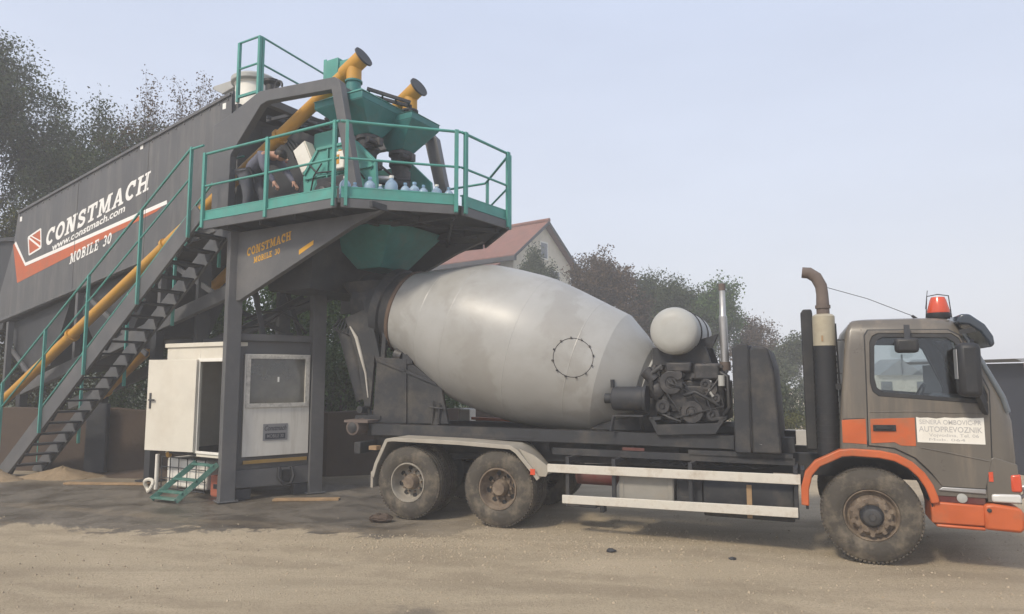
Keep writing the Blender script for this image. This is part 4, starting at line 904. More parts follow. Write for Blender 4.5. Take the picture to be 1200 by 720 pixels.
# ---- exhaust, snorkel
part(tk, 'air_intake', MB().prism([(5.44,1.20),(5.43,2.90),(5.46,2.95),(5.56,2.95),(5.57,2.90),(5.57,1.20)], .45, .75), M_black, bev=.015)
mf = MB().lathe((5.69,.30,1.15),(0,0,1),[(0,.10),(.01,.125),(1.33,.125)],28)
ex = part(tk, 'exhaust_silencer', mf, M_black)
pf = MB()
for z in range(18):
    pf.lathe((5.69,.30,1.22+.07*z),(0,0,1),[(0,.1255),(.0,.130),(.022,.130),(.022,.1255)],28,caps=False)
part(tk, 'perforated_guard', pf, M_black, ex)
part(tk, 'heat_shield', MB().lathe((5.69,.30,2.48),(0,0,1),[(0,.128),(.36,.128),(.38,.11),(.39,.085)],28), M_creampipe, ex)
part(tk, 'shield_latch', MB().box(5.655,.165,2.53,5.675,.175,2.60), M_wood, ex)
part(tk, 'tail_pipe', MB().tube([(5.69,.30,2.86),(5.69,.30,3.0),(5.69,.30,3.12),(5.68,.30,3.22),(5.63,.30,3.33),(5.55,.30,3.39),(5.47,.30,3.40)],[.075,.075,.07,.07,.07,.07,.068],18).lathe((5.69,.30,2.94),(0,0,1),[(0,.08),(0,.088),(.04,.088),(.04,.08)],18,caps=False), M_rust, ex)
part(tk, 'exhaust_bracket', MB().tube([(5.80,.32,2.55),(5.95,.3,2.55)],.01,6).tube([(5.82,.3,2.75),(5.85,.3,1.4)],.012,6).tube([(5.80,.32,2.15),(5.88,.3,2.14)],.01,6).box(5.79,.2,1.95,5.85,.35,2.02), M_black, ex)

# ---- chassis
m = MB()
for y in (.72,1.70): m.box(-1.15,y,.86,7.2,y+.08,1.13)
for x in (-1.1,-.2,.8,2.3,3.6,5.0): m.box(x,.80,.9,x+.1,1.70,1.10)
part(tk, 'chassis_rail', m, M_frame, bev=.006)
m = MB()
for y in (.60,1.78): m.box(-1.2,y,1.135,5.30,y+.12,1.33)
m.box(-1.0,.42,1.17,4.58,.60,1.34).box(.3,.415,1.20,1.8,.42,1.24).box(4.0,.40,1.06,5.28,.50,1.14).box(2.1,.40,1.0,5.3,.46,1.09)
part(tk, 'subframe', m, M_frame, bev=.006)
for k in range(9): part(tk, 'subframe_bracket', MB().box(-.6+.62*k,.585,1.02,-.5+.62*k,.60,1.30).cyl((-.55+.62*k,.585,1.07),(-.55+.62*k,.57,1.07),.018,8), M_frame)
part(tk, 'propeller_shaft', MB().cyl((1.6,1.25,.7),(5.0,1.25,.8),.06,16), M_frame)
for x in (-.05,1.42): part(tk, 'axle', MB().cyl((x,.35,.53),(x,2.15,.53),.10,16).lathe((x-.24,1.25,.53),(1,0,0),[(0,.12),(.06,.24),(.42,.24),(.48,.12)],20), M_frame)
part(tk, 'axle', MB().cyl((6.09,.3,.53),(6.09,2.2,.53),.07,12), M_frame)
for y in (.66,1.78): part(tk, 'leaf_spring', MB().tube([(-.45,y,.75),(.1,y,.84),(.77,y,.9),(1.4,y,.84),(2.0,y,.75)],.05,8), M_frame)
for x in (2.42,3.06,4.05,5.28): part(tk, 'guard_bracket', MB().box(x,.035,.42,x+.05,.09,1.02).box(x,.09,.95,x+.05,.7,1.01), M_frame, bev=.004)
part(tk, 'side_guard_bar', MB().prism([(2.17,.805),(2.17,.915),(5.36,.945),(5.36,.83)], -.005, .03), M_bar, bev=.006)
part(tk, 'side_guard_bar', MB().prism([(2.38,.405),(2.38,.515),(5.32,.56),(5.32,.445)], -.005, .03), M_bar, bev=.006)
for y in (2.44,): part(tk, 'side_guard_bar', MB().box(2.2,y,.80,5.3,y+.03,.91).box(2.4,y,.42,5.3,y+.03,.52), M_bar, bev=.006)
part(tk, 'battery_box', MB().box(3.17,.12,.40,3.85,.60,.80).box(3.14,.11,.39,3.20,.62,.83).box(3.78,.11,.39,3.84,.118,.83), M_box, bev=.02)
part(tk, 'tool_box', MB().box(3.88,.16,.42,4.20,.60,.78).box(3.93,.15,.52,4.07,.16,.58), M_frame, bev=.015)
ft = part(tk, 'fuel_tank', MB().prism([(.14,.36),(.10,.42),(.10,.74),(.16,.80),(.62,.80),(.68,.72),(.68,.40),(.60,.34)], 4.22, 5.28, 'yz'), M_frame, bev=.02)
part(tk, 'tank_strap', MB().box(4.74,.088,.38,4.80,.10,.78), M_wood, ft)
part(tk, 'air_tank', MB().lathe((2.45,.42,.72),(1,0,0),[(0,.05),(.03,.11),(.57,.11),(.60,.05)],20), M_dred)
part(tk, 'drop_box', MB().box(2.3,.35,.30,2.75,.6,.42).cyl((2.30,.42,.36),(2.86,.42,.36),.05,12).box(2.80,.36,.25,2.86,.5,.4), M_frame, bev=.01)
m = MB()
for k in range(7): m.tube([(3.4+.2*k,.55,1.0),(3.5+.22*k,.5,.93),(3.7+.24*k,.56,1.0)],.018,6)
part(tk, 'air_lines', m, M_frame)
part(tk, 'red_marker', MB().box(3.12,.395,1.10,3.42,.40,1.14), M_dred)
# ---- rear mudguards
FR = [(-.66,.60),(-.60,.80),(-.42,1.155),(-.30,1.175),(.80,1.165),(1.62,1.135),(1.72,1.08),(1.98,.80),(2.04,.72)]
part(tk, 'rear_mudguard', poly_band(FR, .022, -.01, .62), M_alu)
part(tk, 'mudguard_lip', poly_band([(p,q-.02) for p,q in FR], .055, -.02, .008), M_alu, bev=.004)
part(tk, 'mudguard_flap', MB().box(-.70,.0,.42,-.66,.6,.66), M_alu)
part(tk, 'mudguard_flap', MB().prism([(1.74,1.10),(1.96,1.02),(2.20,.86),(2.14,.74),(2.02,.74)], .02, .05), M_alu)
part(tk, 'marker_lamp', MB().box(1.93,-.03,.76,2.0,-.018,.84), M_lens_o); part(tk, 'marker_lamp', MB().box(-.76,.02,.98,-.62,.14,1.04), M_wood)
m = MB().box(-1.2,.25,.88,-1.08,2.25,1.06)
part(tk, 'rear_beam', m, M_frame, bev=.01)
part(tk, 'tail_lamp', MB().lathe((-1.30,.35,1.28),(0,-1,0),[(-.4,.13),(0,.13),(.02,.12),(.03,.06)],20).box(-1.46,.32,1.36,-1.0,.75,1.40), M_rust)
part(tk, 'lamp_lens', MB().lathe((-1.30,.318,1.28),(0,-1,0),[(0,.09),(.015,.07)],16), M_frame)

# ---- wheels
def wheel(x, kind):
    wz = .53
    wroot = bpy.data.objects.new('wheel', None); COL.objects.link(wroot); wroot.parent = tk; wroot.empty_display_size = .1
    wroot.location = Vector((x,0,wz)) - BASES[tk.name]
    def sub(name, mb, mt, bev=0, **k):
        me = mesh_from(name, mb, (x,0,wz), **k); me.materials.append(mt)
        o = bpy.data.objects.new(name, me); COL.objects.link(o); o.parent = wroot; return o
    TP = [(.03,.285),(.005,.30),(-.012,.34),(-.016,.40),(-.004,.455),(.010,.475),(.012,.487),(.030,.512),(.055,.525),(.085,.530),(.088,.518),(.100,.518),(.103,.531),(.145,.532),(.148,.519),(.160,.519),(.163,.532),(.205,.531),(.208,.518),(.220,.518),(.223,.530),(.255,.525),(.28,.512),(.30,.475),(.316,.40),(.305,.33),(.285,.285)]
    def tyre(y0):
        mb = MB().lathe((x,y0,wz),(0,1,0),TP,72,caps=False)
        for k in range(72):                                     # shoulder tread blocks
            a = 2*math.pi*k/72
            for y1, y2 in ((.032,.062),(.252,.282)):
                c = Vector((x+.520*math.cos(a), y0+(y1+y2)/2, wz+.520*math.sin(a))); t = Vector((-math.sin(a),0,math.cos(a))); r_ = Vector((math.cos(a),0,math.sin(a)))
                mb.bar(c-Vector((0,.016,0)), c+Vector((0,.016,0)), .026, .022, up=tuple(r_))
        return mb
    sub('tyre', tyre(0), M_rubber, ang=30)
    if kind == 'front':
        mb = MB().lathe((x,0,wz),(0,1,0),[(.02,.29),(.012,.28),(.03,.265),(.075,.255),(.08,.225),(.03,.215),(.0,.205),(-.02,.19),(-.022,.135),(-.01,.12)],48,caps=False)
        sub('rim', mb, M_rim)
        h = MB()
        for k in range(10):
            a = 2*math.pi*k/10; px_, pz_ = x+.165*math.cos(a), wz+.165*math.sin(a)
            h.cyl((px_,-.018,pz_),(px_,-.055,pz_),.019,6).cyl((px_,-.055,pz_),(px_,-.07,pz_),.010,8)
            a += .314; h.cyl((x+.205*math.cos(a),.005,wz+.205*math.sin(a)),(x+.205*math.cos(a),-.022,wz+.205*math.sin(a)),.026,10)
        sub('wheel_nuts', h, M_rim)
        sub('hub', MB().lathe((x,0,wz),(0,-1,0),[(.0,.128),(.02,.125),(.05,.10),(.085,.095),(.10,.075),(.10,.04),(.115,.035)],28), M_frame)
    else:
        mb = MB().lathe((x,0,wz),(0,1,0),[(.02,.295),(.0,.288),(.0,.272),(.03,.262),(.10,.255),(.15,.235),(.175,.20),(.16,.14),(.15,.10)],48,caps=False)
        sub('rim', mb, M_rim2 if kind == 'bright' else M_rim)
        h = MB()
        for k in range(8):
            a = 2*math.pi*k/8+.2; c = Vector((x+.205*math.cos(a),.165,wz+.205*math.sin(a)))
            sub('hand_hole', MB().lathe(c,(0,-1,0),[(0,.034),(.012,.034)],14), M_black)
        h = MB()
        for k in range(10):
            a = 2*math.pi*k/10; h.cyl((x+.155*math.cos(a),.165,wz+.155*math.sin(a)),(x+.155*math.cos(a),.115,wz+.155*math.sin(a)),.018,6)
        sub('wheel_nuts', h, M_rim)
        sub('hub', MB().lathe((x,.15,wz),(0,-1,0),[(0,.12),(.06,.115),(.10,.095),(.12,.09),(.125,.05)],24), M_rim)
        sub('tyre', tyre(.34), M_rubber, ang=30)
    return wroot
for x, kd in ((-.05,'bright'),(1.42,'dull'),(6.09,'front')):
    wroot = wheel(x, kd)
    c = copy_tree(wroot, tk); c.location.y = 2.5 - 1.25*2 + 1.25; c.rotation_euler = (0,0,math.pi)
    c.location.y = (2.48 - 1.25)

# ---- drum
ta = R(16.5); dax = Vector((-math.cos(ta),0,math.sin(ta))); dO = Vector((2.98,1.25,2.08))
prof = [(-.46,.0),(-.45,.20),(-.40,.40),(-.30,.56),(-.12,.715),(.195,.930),(.205,.934),(.60,1.014),(1.05,1.108),(1.30,1.153),(1.50,1.182),(1.70,1.192),(2.1,1.190),(2.45,1.174),(2.60,1.158),(2.75,1.118),(3.2,.965),(3.90,.725)]
drum = part(tk, 'drum', MB().lathe(dO, dax, prof, 96), M_drum, ang=11)
part(tk, 'drum_ring', MB().lathe(dO, dax, [(3.89,.68),(3.89,.742),(3.92,.748),(3.96,.735),(3.96,.68)], 72), M_rust2, drum)
part(tk, 'drum_mouth', MB().lathe(dO, dax, [(3.962,.715),(4.15,.66),(4.17,.70),(4.32,.70),(4.34,.62),(4.90,.47),(4.90,.40),(4.4,.5)], 64, caps=False), M_frame, drum)
m = MB(); m2 = MB()
u_ = Vector((0,-1,0)); v_ = Vector((math.sin(ta),0,math.cos(ta)))
def rad(s):
    for (a,ra),(b,rb) in zip(prof, prof[1:]):
        if a <= s <= b: return ra+(rb-ra)*(s-a)/max(1e-6,b-a)
    return .6
def dpt(s, ph, k=0): return dO + dax*s + (u_*math.cos(ph)+v_*math.sin(ph))*(rad(s)+k)
for k in range(2):
    P = [dpt(.35+3.4*i/90, k*math.pi + 4.6 - 5.2*i/90, -.0048) for i in range(91)]
    m.tube(P, .0060, 6)
for s_ in (.6, 1.5, 2.60, 3.2): m2.lathe(dO, dax, [(s_-.012,rad(s_-.012)-.002),(s_-.006,rad(s_)+.002),(s_+.006,rad(s_)+.002),(s_+.012,rad(s_+.012)-.002)], 96, caps=False)
part(tk, 'seam_weld', m2, M_drum, drum)
m = MB(); ring_pts = []
s0_, p0_ = .57, .13
for k in range(40):
    a = 2*math.pi*k/40; ring_pts.append(dpt(s0_+.275*math.cos(a), p0_+.275*math.sin(a)/1.0, -.002))
m.tube(ring_pts+[ring_pts[0]], .006, 6)
for k in range(12):
    a = 2*math.pi*k/12+.1; c = dpt(s0_+.28*math.cos(a), p0_+.28*math.sin(a), 0); d_ = (c-(dO+dax*s0_)).normalized()
    m.cyl(c-d_*.005, c+d_*.022, .014, 8)
part(tk, 'manhole_ring', m, M_engine, drum)
# ---- front bearing pedestal, gearbox, engine
part(tk, 'drum_gearbox', MB().lathe(dO+dax*-.40, -dax, [(0,.50),(.03,.52),(.06,.52),(.07,.36),(.20,.34),(.22,.26),(.42,.22),(.45,.12)], 32), M_engine)
part(tk, 'gearbox_flange', MB().lathe(dO+dax*-.36, -dax, [(0,.46),(.0,.48),(.03,.48),(.03,.44)], 40, caps=False), M_tank)
m = MB().prism([(2.55,1.34),(3.5,1.34),(3.62,1.9),(3.58,2.2),(3.42,2.2),(3.2,1.55),(2.7,1.42)], .72, .80).prism([(2.55,1.34),(3.5,1.34),(3.62,1.9),(3.58,2.2),(3.42,2.2),(3.2,1.55),(2.7,1.42)], 1.7, 1.78).box(3.3,.72,1.34,4.6,1.78,1.44)
part(tk, 'drum_pedestal', m, M_frame, bev=.01)
pm = part(tk, 'hydraulic_pump', MB().lathe((2.98,.42,1.80),(1,0,0),[(0,.10),(.02,.155),(.05,.165),(.44,.165),(.45,.185),(.49,.185),(.50,.12)],28), M_frame)
part(tk, 'pump_cap', MB().cyl((2.98,.42,1.8),(2.88,.42,1.8),.07,14).cyl((2.98,.45,1.95),(2.98,.45,2.06),.028,10), M_frame, pm)
part(tk, 'pump_shelf', MB().box(3.02,.28,1.56,3.44,.62,1.585).bar((3.03,.30,1.57),(2.98,.34,1.36),.04).bar((3.40,.30,1.57),(3.36,.6,1.36),.04), M_frame, bev=.004)
eng = part(tk, 'engine_block', MB().box(3.62,.62,1.50,4.46,1.75,2.05).box(3.68,.66,2.05,4.40,1.70,2.26).box(3.75,.58,1.62,4.35,.62,1.98), M_engine, bev=.03)
def eadd(name, mb, mt=None, bev=0): return part(tk, name, mb, mt or M_engine, eng, bev)
eadd('rocker_cover', MB().box(3.70,.52,2.16,4.05,.85,2.30).box(4.08,.5,2.06,4.42,.82,2.28), bev=.03)
for x, z, r_, y in ((3.78,2.02,.15,.56),(4.05,1.63,.14,.54),(4.36,1.82,.06,.55),(3.66,1.70,.09,.56),(4.24,2.00,.07,.52),(4.32,1.60,.08,.55)):
    eadd('pulley', MB().lathe((x,y,z),(0,-1,0),[(0,r_*1.05),(.02,r_*1.05),(.025,r_*.85),(.04,r_*.85),(.045,r_),(.07,r_),(.07,r_*.55),(.055,r_*.5),(.055,r_*.3),(.085,r_*.25)],28))
eadd('drive_belt', MB().tube([(3.78+.15*math.cos(R(a)),.505,2.02+.15*math.sin(R(a))) for a in range(60,250,15)]+[(4.05+.14*math.cos(R(a)),.485,1.63+.14*math.sin(R(a))) for a in range(215,400,15)]+[(3.78+.15*math.cos(R(60)),.505,2.02+.15*math.sin(R(60)))],.012,6), M_black)
eadd('hose', MB().tube([(3.60,.6,1.75),(3.50,.5,1.95),(3.52,.5,2.15),(3.65,.55,2.25)],.035,10).tube([(4.42,.55,2.16),(4.52,.5,2.10),(4.53,.5,1.70),(4.45,.55,1.60)],.028,10).tube([(3.95,.52,1.85),(4.1,.47,1.9),(4.25,.48,1.82),(4.4,.52,1.72)],.025,10).tube([(3.58,.56,1.62),(3.75,.48,1.55),(3.9,.5,1.5)],.022,10), M_black)
eadd('hose_clamp', MB().tube([(4.30,.50,2.05),(4.28,.48,1.92),(4.33,.48,1.84)],.018,8).cyl((4.44,.5,1.98),(4.44,.5,2.12),.045,12), M_tank)
eadd('oil_filter', MB().lathe((3.55,.55,2.05),(-.35,0,.35),[(0,.09),(.18,.09),(.2,.05)],16))
eadd('filler_neck', MB().cyl((3.88,.56,2.12),(3.88,.45,2.12),.06,14))
eadd('alternator', MB().lathe((3.55,.60,1.92),(0,-1,0),[(0,.12),(.06,.12),(.08,.09),(.1,.04)],18)); eadd('starter', MB().cyl((4.30,.6,1.94),(4.30,.47,1.94),.085,16))
rh = random.Random(9)
for k in range(4):
    x0, z0 = rh.uniform(3.55,4.5), rh.uniform(1.6,2.3); x1, z1 = rh.uniform(3.55,4.5), rh.uniform(1.5,2.2)
    eadd('cable', MB().tube([(x0,.56,z0),(x0+rh.uniform(-.1,.1),.47,(z0*2+z1)/3+rh.uniform(-.05,.1)),(x1+rh.uniform(-.1,.1),.46,(z0+z1*2)/3-rh.uniform(.0,.1)),(x1,.56,z1)], rh.choice((.008,.010,.012)), 7), rh.choice((M_black, M_frame)))
rf = random.Random(5); m = MB()
for _ in range(40):
    x, z = rf.uniform(3.6,4.5), rf.uniform(1.55,2.28); m.cyl((x,.60,z),(x,.53+rf.uniform(-.03,.04),z),rf.uniform(.012,.04),8)
eadd('engine_fittings', m)
part(tk, 'engine_cradle', MB().prism([(3.50,1.56),(3.56,1.56),(3.60,1.46),(4.38,1.50),(4.44,1.58),(4.50,1.58),(4.36,1.36),(3.60,1.32)], .36, .42).box(3.5,.36,1.52,3.66,.62,1.56).box(4.34,.36,1.54,4.5,.62,1.58), M_frame, bev=.006)
# ---- water tank, thin exhaust, shroud
wt = part(tk, 'water_tank', MB().lathe((3.84,.38,2.72),(0,1,0),[(-.02,.05),(-.015,.18),(.02,.28),(.07,.318),(.10,.325),(1.5,.325),(1.57,.30),(1.6,.1)],48), M_tank)
part(tk, 'tank_strap', MB().lathe((3.84,.72,2.72),(0,1,0),[(0,.328),(0,.338),(.06,.338),(.06,.328)],40,caps=False).lathe((3.84,1.4,2.72),(0,1,0),[(0,.328),(0,.338),(.06,.338),(.06,.328)],40,caps=False), M_frame, wt)
for y in (.66,1.5): part(tk, 'tank_saddle', MB().prism([(3.5,2.26),(4.3,2.26),(4.22,2.52),(3.5,2.5)], y, y+.08), M_frame)
part(tk, 'tank_bracket', MB().prism([(4.1,2.6),(4.38,2.68),(4.30,2.5),(4.1,2.48)],.76,.86), M_frame)
ep = part(tk, 'engine_exhaust', MB().cyl((4.46,.80,2.26),(4.45,.80,2.92),.055,18).lathe((4.45,.80,2.92),(0,0,1),[(0,.055),(.02,.042),(.36,.040)],18), M_steel)
part(tk, 'exhaust_cap', MB().lathe((4.45,.80,3.28),(0,0,1),[(0,.045),(.09,.047),(.10,.02)],16), M_rust, ep); part(tk, 'exhaust_elbow', MB().cyl((4.46,.80,2.18),(4.46,.80,2.30),.075,14), M_rust, ep)
part(tk, 'radiator_housing', MB().prism([(4.60,1.14),(4.60,2.46),(4.66,2.52),(4.80,2.52),(4.80,1.14)], .30, 2.2), M_frame, bev=.015)
part(tk, 'radiator_cowl', MB().prism([(4.805,1.14),(4.805,2.44),(4.86,2.50),(5.03,2.47),(5.10,2.2),(5.16,1.14)], .28, 2.22), M_frame, bev=.03)
part(tk, 'cowl_seam', MB().tube([(4.803,.285,1.2),(4.803,.285,2.45)],.010,6), M_black)
part(tk, 'shackle', MB().tube([(4.82,.34,1.20),(4.85,.30,1.26),(4.92,.30,1.26),(4.95,.34,1.20)],.02,8), M_tank)
# ---- rear pedestal, hopper and chutes
m = MB()
A1_ = [(-1.12,1.34),(-1.05,2.42),(-.50,2.38),(.16,1.95),(.30,1.36)]
m.prism(A1_, .62, .68).prism([(-1.12,1.34),(-1.05,2.42),(-.70,2.38),(-.62,1.36)], 1.80, 1.86)
m.box(-1.10,.68,1.34,-1.02,1.80,2.40).box(-.55,.6,2.30,-.36,.8,2.46)
m.bar((-.52,.66,2.5),(-.52,1.86,2.5),.14,.14)
part(tk, 'drum_support', m, M_frame, bev=.008)
part(tk, 'support_rib', MB().bar((-.48,.61,1.36),(-.50,.61,2.38),.03,.06).bar((-1.05,.61,2.38),(.1,.61,1.98),.03,.05), M_frame, bev=.004)
for y in (.75,1.75): part(tk, 'support_roller', MB().lathe((-.62,y,2.42),(dax.x,0,dax.z),[(0,.12),(.14,.12)],20), M_engine)
part(tk, 'valve_levers', MB().tube([(.02,.6,1.36),(.05,.58,1.72)],.014,6).tube([(.14,.6,1.36),(.16,.58,1.68)],.014,6).tube([(-.02,.58,1.62),(.22,.58,1.60)],.016,6).box(.0,.6,1.34,.12,.7,1.44), M_frame)
part(tk, 'control_box', MB().box(-.27,2.05,1.20,-.05,2.30,1.52), M_white, bev=.01)
part(tk, 'orange_beam', MB().bar((.05,1.95,1.37),(1.0,1.95,1.355),.08,.045), M_orange)
hopm = MB()
HC = Vector((-1.42,1.30,0))
hopm.lathe((-1.42,1.30,3.25),(0,0,1),[(0,.34),(.10,.40),(.42,.68),(.46,.70),(.46,.66),(.40,.62),(.05,.30)],36,caps=False)
part(tk, 'charge_hopper', hopm, M_frame)
part(tk, 'hopper_frame', MB().bar((-1.05,1.85,2.35),(-1.38,1.88,3.45),.08,.10), M_frame, bev=.006)
part(tk, 'hopper_frame', MB().bar((-1.05,.70,2.35),(-1.38,.72,3.45),.08,.10).bar((-1.5,.72,3.4),(-.9,.72,3.5),.07,.08).bar((-.98,.7,2.4),(-.92,.72,3.5),.06,.08), M_frame, bev=.006)
part(tk, 'splash_apron', MB().prism([(-1.78,3.1),(-1.35,3.25),(-1.15,2.5),(-1.22,1.6),(-1.34,1.6),(-1.50,2.4)], .70, .76), M_frame, bev=.006)
cc = part(tk, 'discharge_chute', MB().add([(-1.62,.80,3.05),(-1.30,.80,3.15),(-1.30,1.80,3.15),(-1.62,1.80,3.05),(-1.95,1.0,2.35),(-1.70,1.0,2.25),(-1.70,1.55,2.25),(-1.95,1.55,2.35)],[(0,1,5,4),(1,2,6,5),(2,3,7,6),(3,0,4,7),(0,3,2,1),(4,5,6,7)]), M_frame, bev=.008)
part(tk, 'folding_chute', MB().lathe((-1.86,.95,2.9),(.30,0,-1.0),[(0,.20),(1.25,.15),(1.25,.12),(0,.17)],16,-100,100,caps=False), M_frame)
part(tk, 'chute_ram', MB().cyl((-1.30,.80,1.45),(-1.62,.90,2.45),.045,12).cyl((-1.62,.90,2.45),(-1.75,.92,2.85),.025,10), M_frame)
part(tk, 'splash_stain', MB().tube([(-1.66,.69,2.95),(-1.52,.69,2.75),(-1.42,.69,2.45),(-1.32,.69,2.15),(-1.26,.69,1.75)],[.012,.03,.028,.018,.010],8), M_concrete)
m = MB()
for k in range(7): m.tube([(-1.95+.05*k,.8,3.1),(-2.05+.07*k,.75,2.95-.03*k),(-1.9+.06*k,.78,2.8)],.018,6)
part(tk, 'hydraulic_hoses', m, M_black)
part(tk, 'rear_ladder', MB().tube([(-1.45,1.0,1.5),(-1.45,1.0,1.9),(-1.5,.95,2.2)],.03,8).box(-1.45,.6,1.40,-.95,1.0,1.46).cyl((-1.38,.62,1.55),(-1.38,.82,1.55),.06,12), M_frame)
# ------------------------------------------------------------------ worker bending on the platform
def skin_part(root, name, V, Ed, mt, parent=None, rootv=0, sub=2):
    b = BASES[root.name]; me = bpy.data.meshes.new(name)
    me.from_pydata([tuple(Vector(v[:3])-b) for v in V], Ed, []); me.materials.append(mt)
    o = bpy.data.objects.new(name, me); COL.objects.link(o); o.parent = parent or root
    md = o.modifiers.new('Skin','SKIN'); md.use_smooth_shade = True; md.branch_smoothing = .4
    for i, v in enumerate(V):
        s = me.skin_vertices[0].data[i]; s.radius = (v[3], v[4] if len(v) > 4 else v[3]); s.use_root = (i == rootv)
    ms = o.modifiers.new('Sub','SUBSURF'); ms.levels = sub; ms.render_levels = sub
    return o
pz = 4.766
pr = thing('person', 'worker in dark grey-blue overalls bending forward over the platform beside the yellow screw', 'person', FP, (.38,.62,pz))
def body(k, hands=True):
    V = [(.22,.62,pz+.95,.150*k,.125*k),          # 0 pelvis
         (.38,.62,pz+1.08,.135*k,.125*k),         # 1 waist
         (.58,.62,pz+1.17,.155*k,.140*k),         # 2 chest
         (.76,.62,pz+1.20,.120*k,.105*k),         # 3 upper back
         (.88,.62,pz+1.19,.062,.062),             # 4 neck
         (.98,.62,pz+1.155,.092,.098),            # 5 head back
         (1.08,.62,pz+1.10,.082,.092),            # 6 head front
         (.74,.43,pz+1.15,.078*k),(.86,.38,pz+.90,.056*k),(1.02,.44,pz+.68,.042*k),(1.06,.45,pz+.62,.034*k),   # 7-10 near arm
         (.74,.81,pz+1.15,.078*k),(.90,.86,pz+.92,.056*k),(1.10,.80,pz+.74,.042*k),(1.15,.79,pz+.69,.034*k),   # 11-14 far arm
         (.24,.51,pz+.88,.110*k),(.34,.50,pz+.48,.075*k),(.26,.50,pz+.10,.050*k),(.38,.49,pz+.04,.042),      # 15-18 near leg
         (.22,.73,pz+.88,.110*k),(.46,.74,pz+.50,.075*k),(.42,.74,pz+.10,.050*k),(.54,.75,pz+.04,.042)]      # 19-22 far leg
    E_ = [(0,1),(1,2),(2,3),(3,4),(4,5),(5,6),(3,7),(7,8),(8,9),(9,10),(3,11),(11,12),(12,13),(13,14),(0,15),(15,16),(16,17),(17,18),(0,19),(19,20),(20,21),(21,22)]
    if hands:
        for w_, (x,y,z) in ((10,(1.07,.45,pz+.61)),(14,(1.16,.79,pz+.68))):
            for j,(dy,ln) in enumerate(((-.030,.070),(-.010,.085),(.010,.08),(.030,.06))):
                n = len(V); V.append((x+.045,y+dy,z-.05,.010)); V.append((x+.05+ln*.5,y+dy,z-.06-ln*.55,.009)); V.append((x+.03+ln*.5,y+dy,z-.075-ln*.8,.008))
                E_ += [(w_,n),(n,n+1),(n+1,n+2)]
            n = len(V); V.append((x-.0,y-.035,z-.04,.011)); V.append((x+.01,y-.045,z-.08,.009)); E_ += [(w_,n),(n,n+1)]
    return V, E_
V, E_ = body(.88); bd = skin_part(pr, 'body', V, E_, M_skin)
V, E_ = body(1.16, False)
keep = [0,1,2,3,7,8,9,10,11,12,13,14]; mp_ = {a:i for i,a in enumerate(keep)}
skin_part(pr, 'jacket', [V[i] for i in keep], [(mp_[a],mp_[b]) for a,b in E_ if a in mp_ and b in mp_], M_jacket)
keep = [0,15,16,17,19,20,21]; mp_ = {a:i for i,a in enumerate(keep)}
skin_part(pr, 'trousers', [V[i] for i in keep], [(mp_[a],mp_[b]) for a,b in E_ if a in mp_ and b in mp_], M_overall)
for x, y in ((.28,.50),(.44,.745)):
    part(pr, 'shoe', MB().prism([(x-.06,pz+.001),(x-.06,pz+.10),(x+.04,pz+.11),(x+.12,pz+.06),(x+.20,pz+.045),(x+.20,pz+.001)], y-.05, y+.05), M_black, bev=.02)
def ellip(c, r, rot=0, n=14, z0=-90, z1=90):
    mb = MB(); pr_ = [(math.sin(R(a)), math.cos(R(a))) for a in [z0+(z1-z0)*i/10 for i in range(11)]]
    mb.lathe((0,0,0),(0,0,1),pr_,n)
    M_ = Matrix.Translation(c) @ Matrix.Rotation(R(rot),4,'Y') @ Matrix.Diagonal((*r,1)); return mb.xf(M_)
part(pr, 'hair', ellip((1.00,.62,pz+1.165),(.125,.108,.105),30,18,-15,90), M_hair)
part(pr, 'nose', ellip((1.165,.62,pz+1.045),(.022,.014,.018)), M_skin, bd)
for s_ in (-1,1):
    part(pr, 'ear', ellip((1.03,.62+.092*s_,pz+1.10),(.024,.012,.034)), M_skin, bd)
    part(pr, 'eye', ellip((1.150,.62+.035*s_,pz+1.09),(.010,.012,.010)), M_hair, bd)
part(pr, 'mouth', MB().box(1.132,.595,pz+1.008,1.150,.645,pz+1.014), M_lens_r, bd)

# ------------------------------------------------------------------ vegetation
def leaf(mb, c, s, rnd):
    th, ph = rnd.uniform(0,6.283), math.acos(rnd.uniform(-.8,1))
    n = Vector((math.sin(ph)*math.cos(th), math.sin(ph)*math.sin(th), math.cos(ph)))
    u = n.orthogonal().normalized(); v = n.cross(u); a = rnd.uniform(0,6.283); u, v = u*math.cos(a)+v*math.sin(a), v*math.cos(a)-u*math.sin(a)
    k = len(mb.v); w = rnd.uniform(.45,.75)
    mb.v += [c-u*s, c+v*s*w-u*s*.1+n*s*.15, c+u*s, c-v*s*w-u*s*.1+n*s*.15]
    mb.f += [(k,k+1,k+2),(k,k+2,k+3)]
def ball(rnd, c):
    a, z, r = rnd.uniform(0,6.283), rnd.uniform(-1,1), c*1.55*rnd.random()**.55; q = math.sqrt(1-z*z)
    return Vector((r*q*math.cos(a), r*q*math.sin(a), r*z*.75))
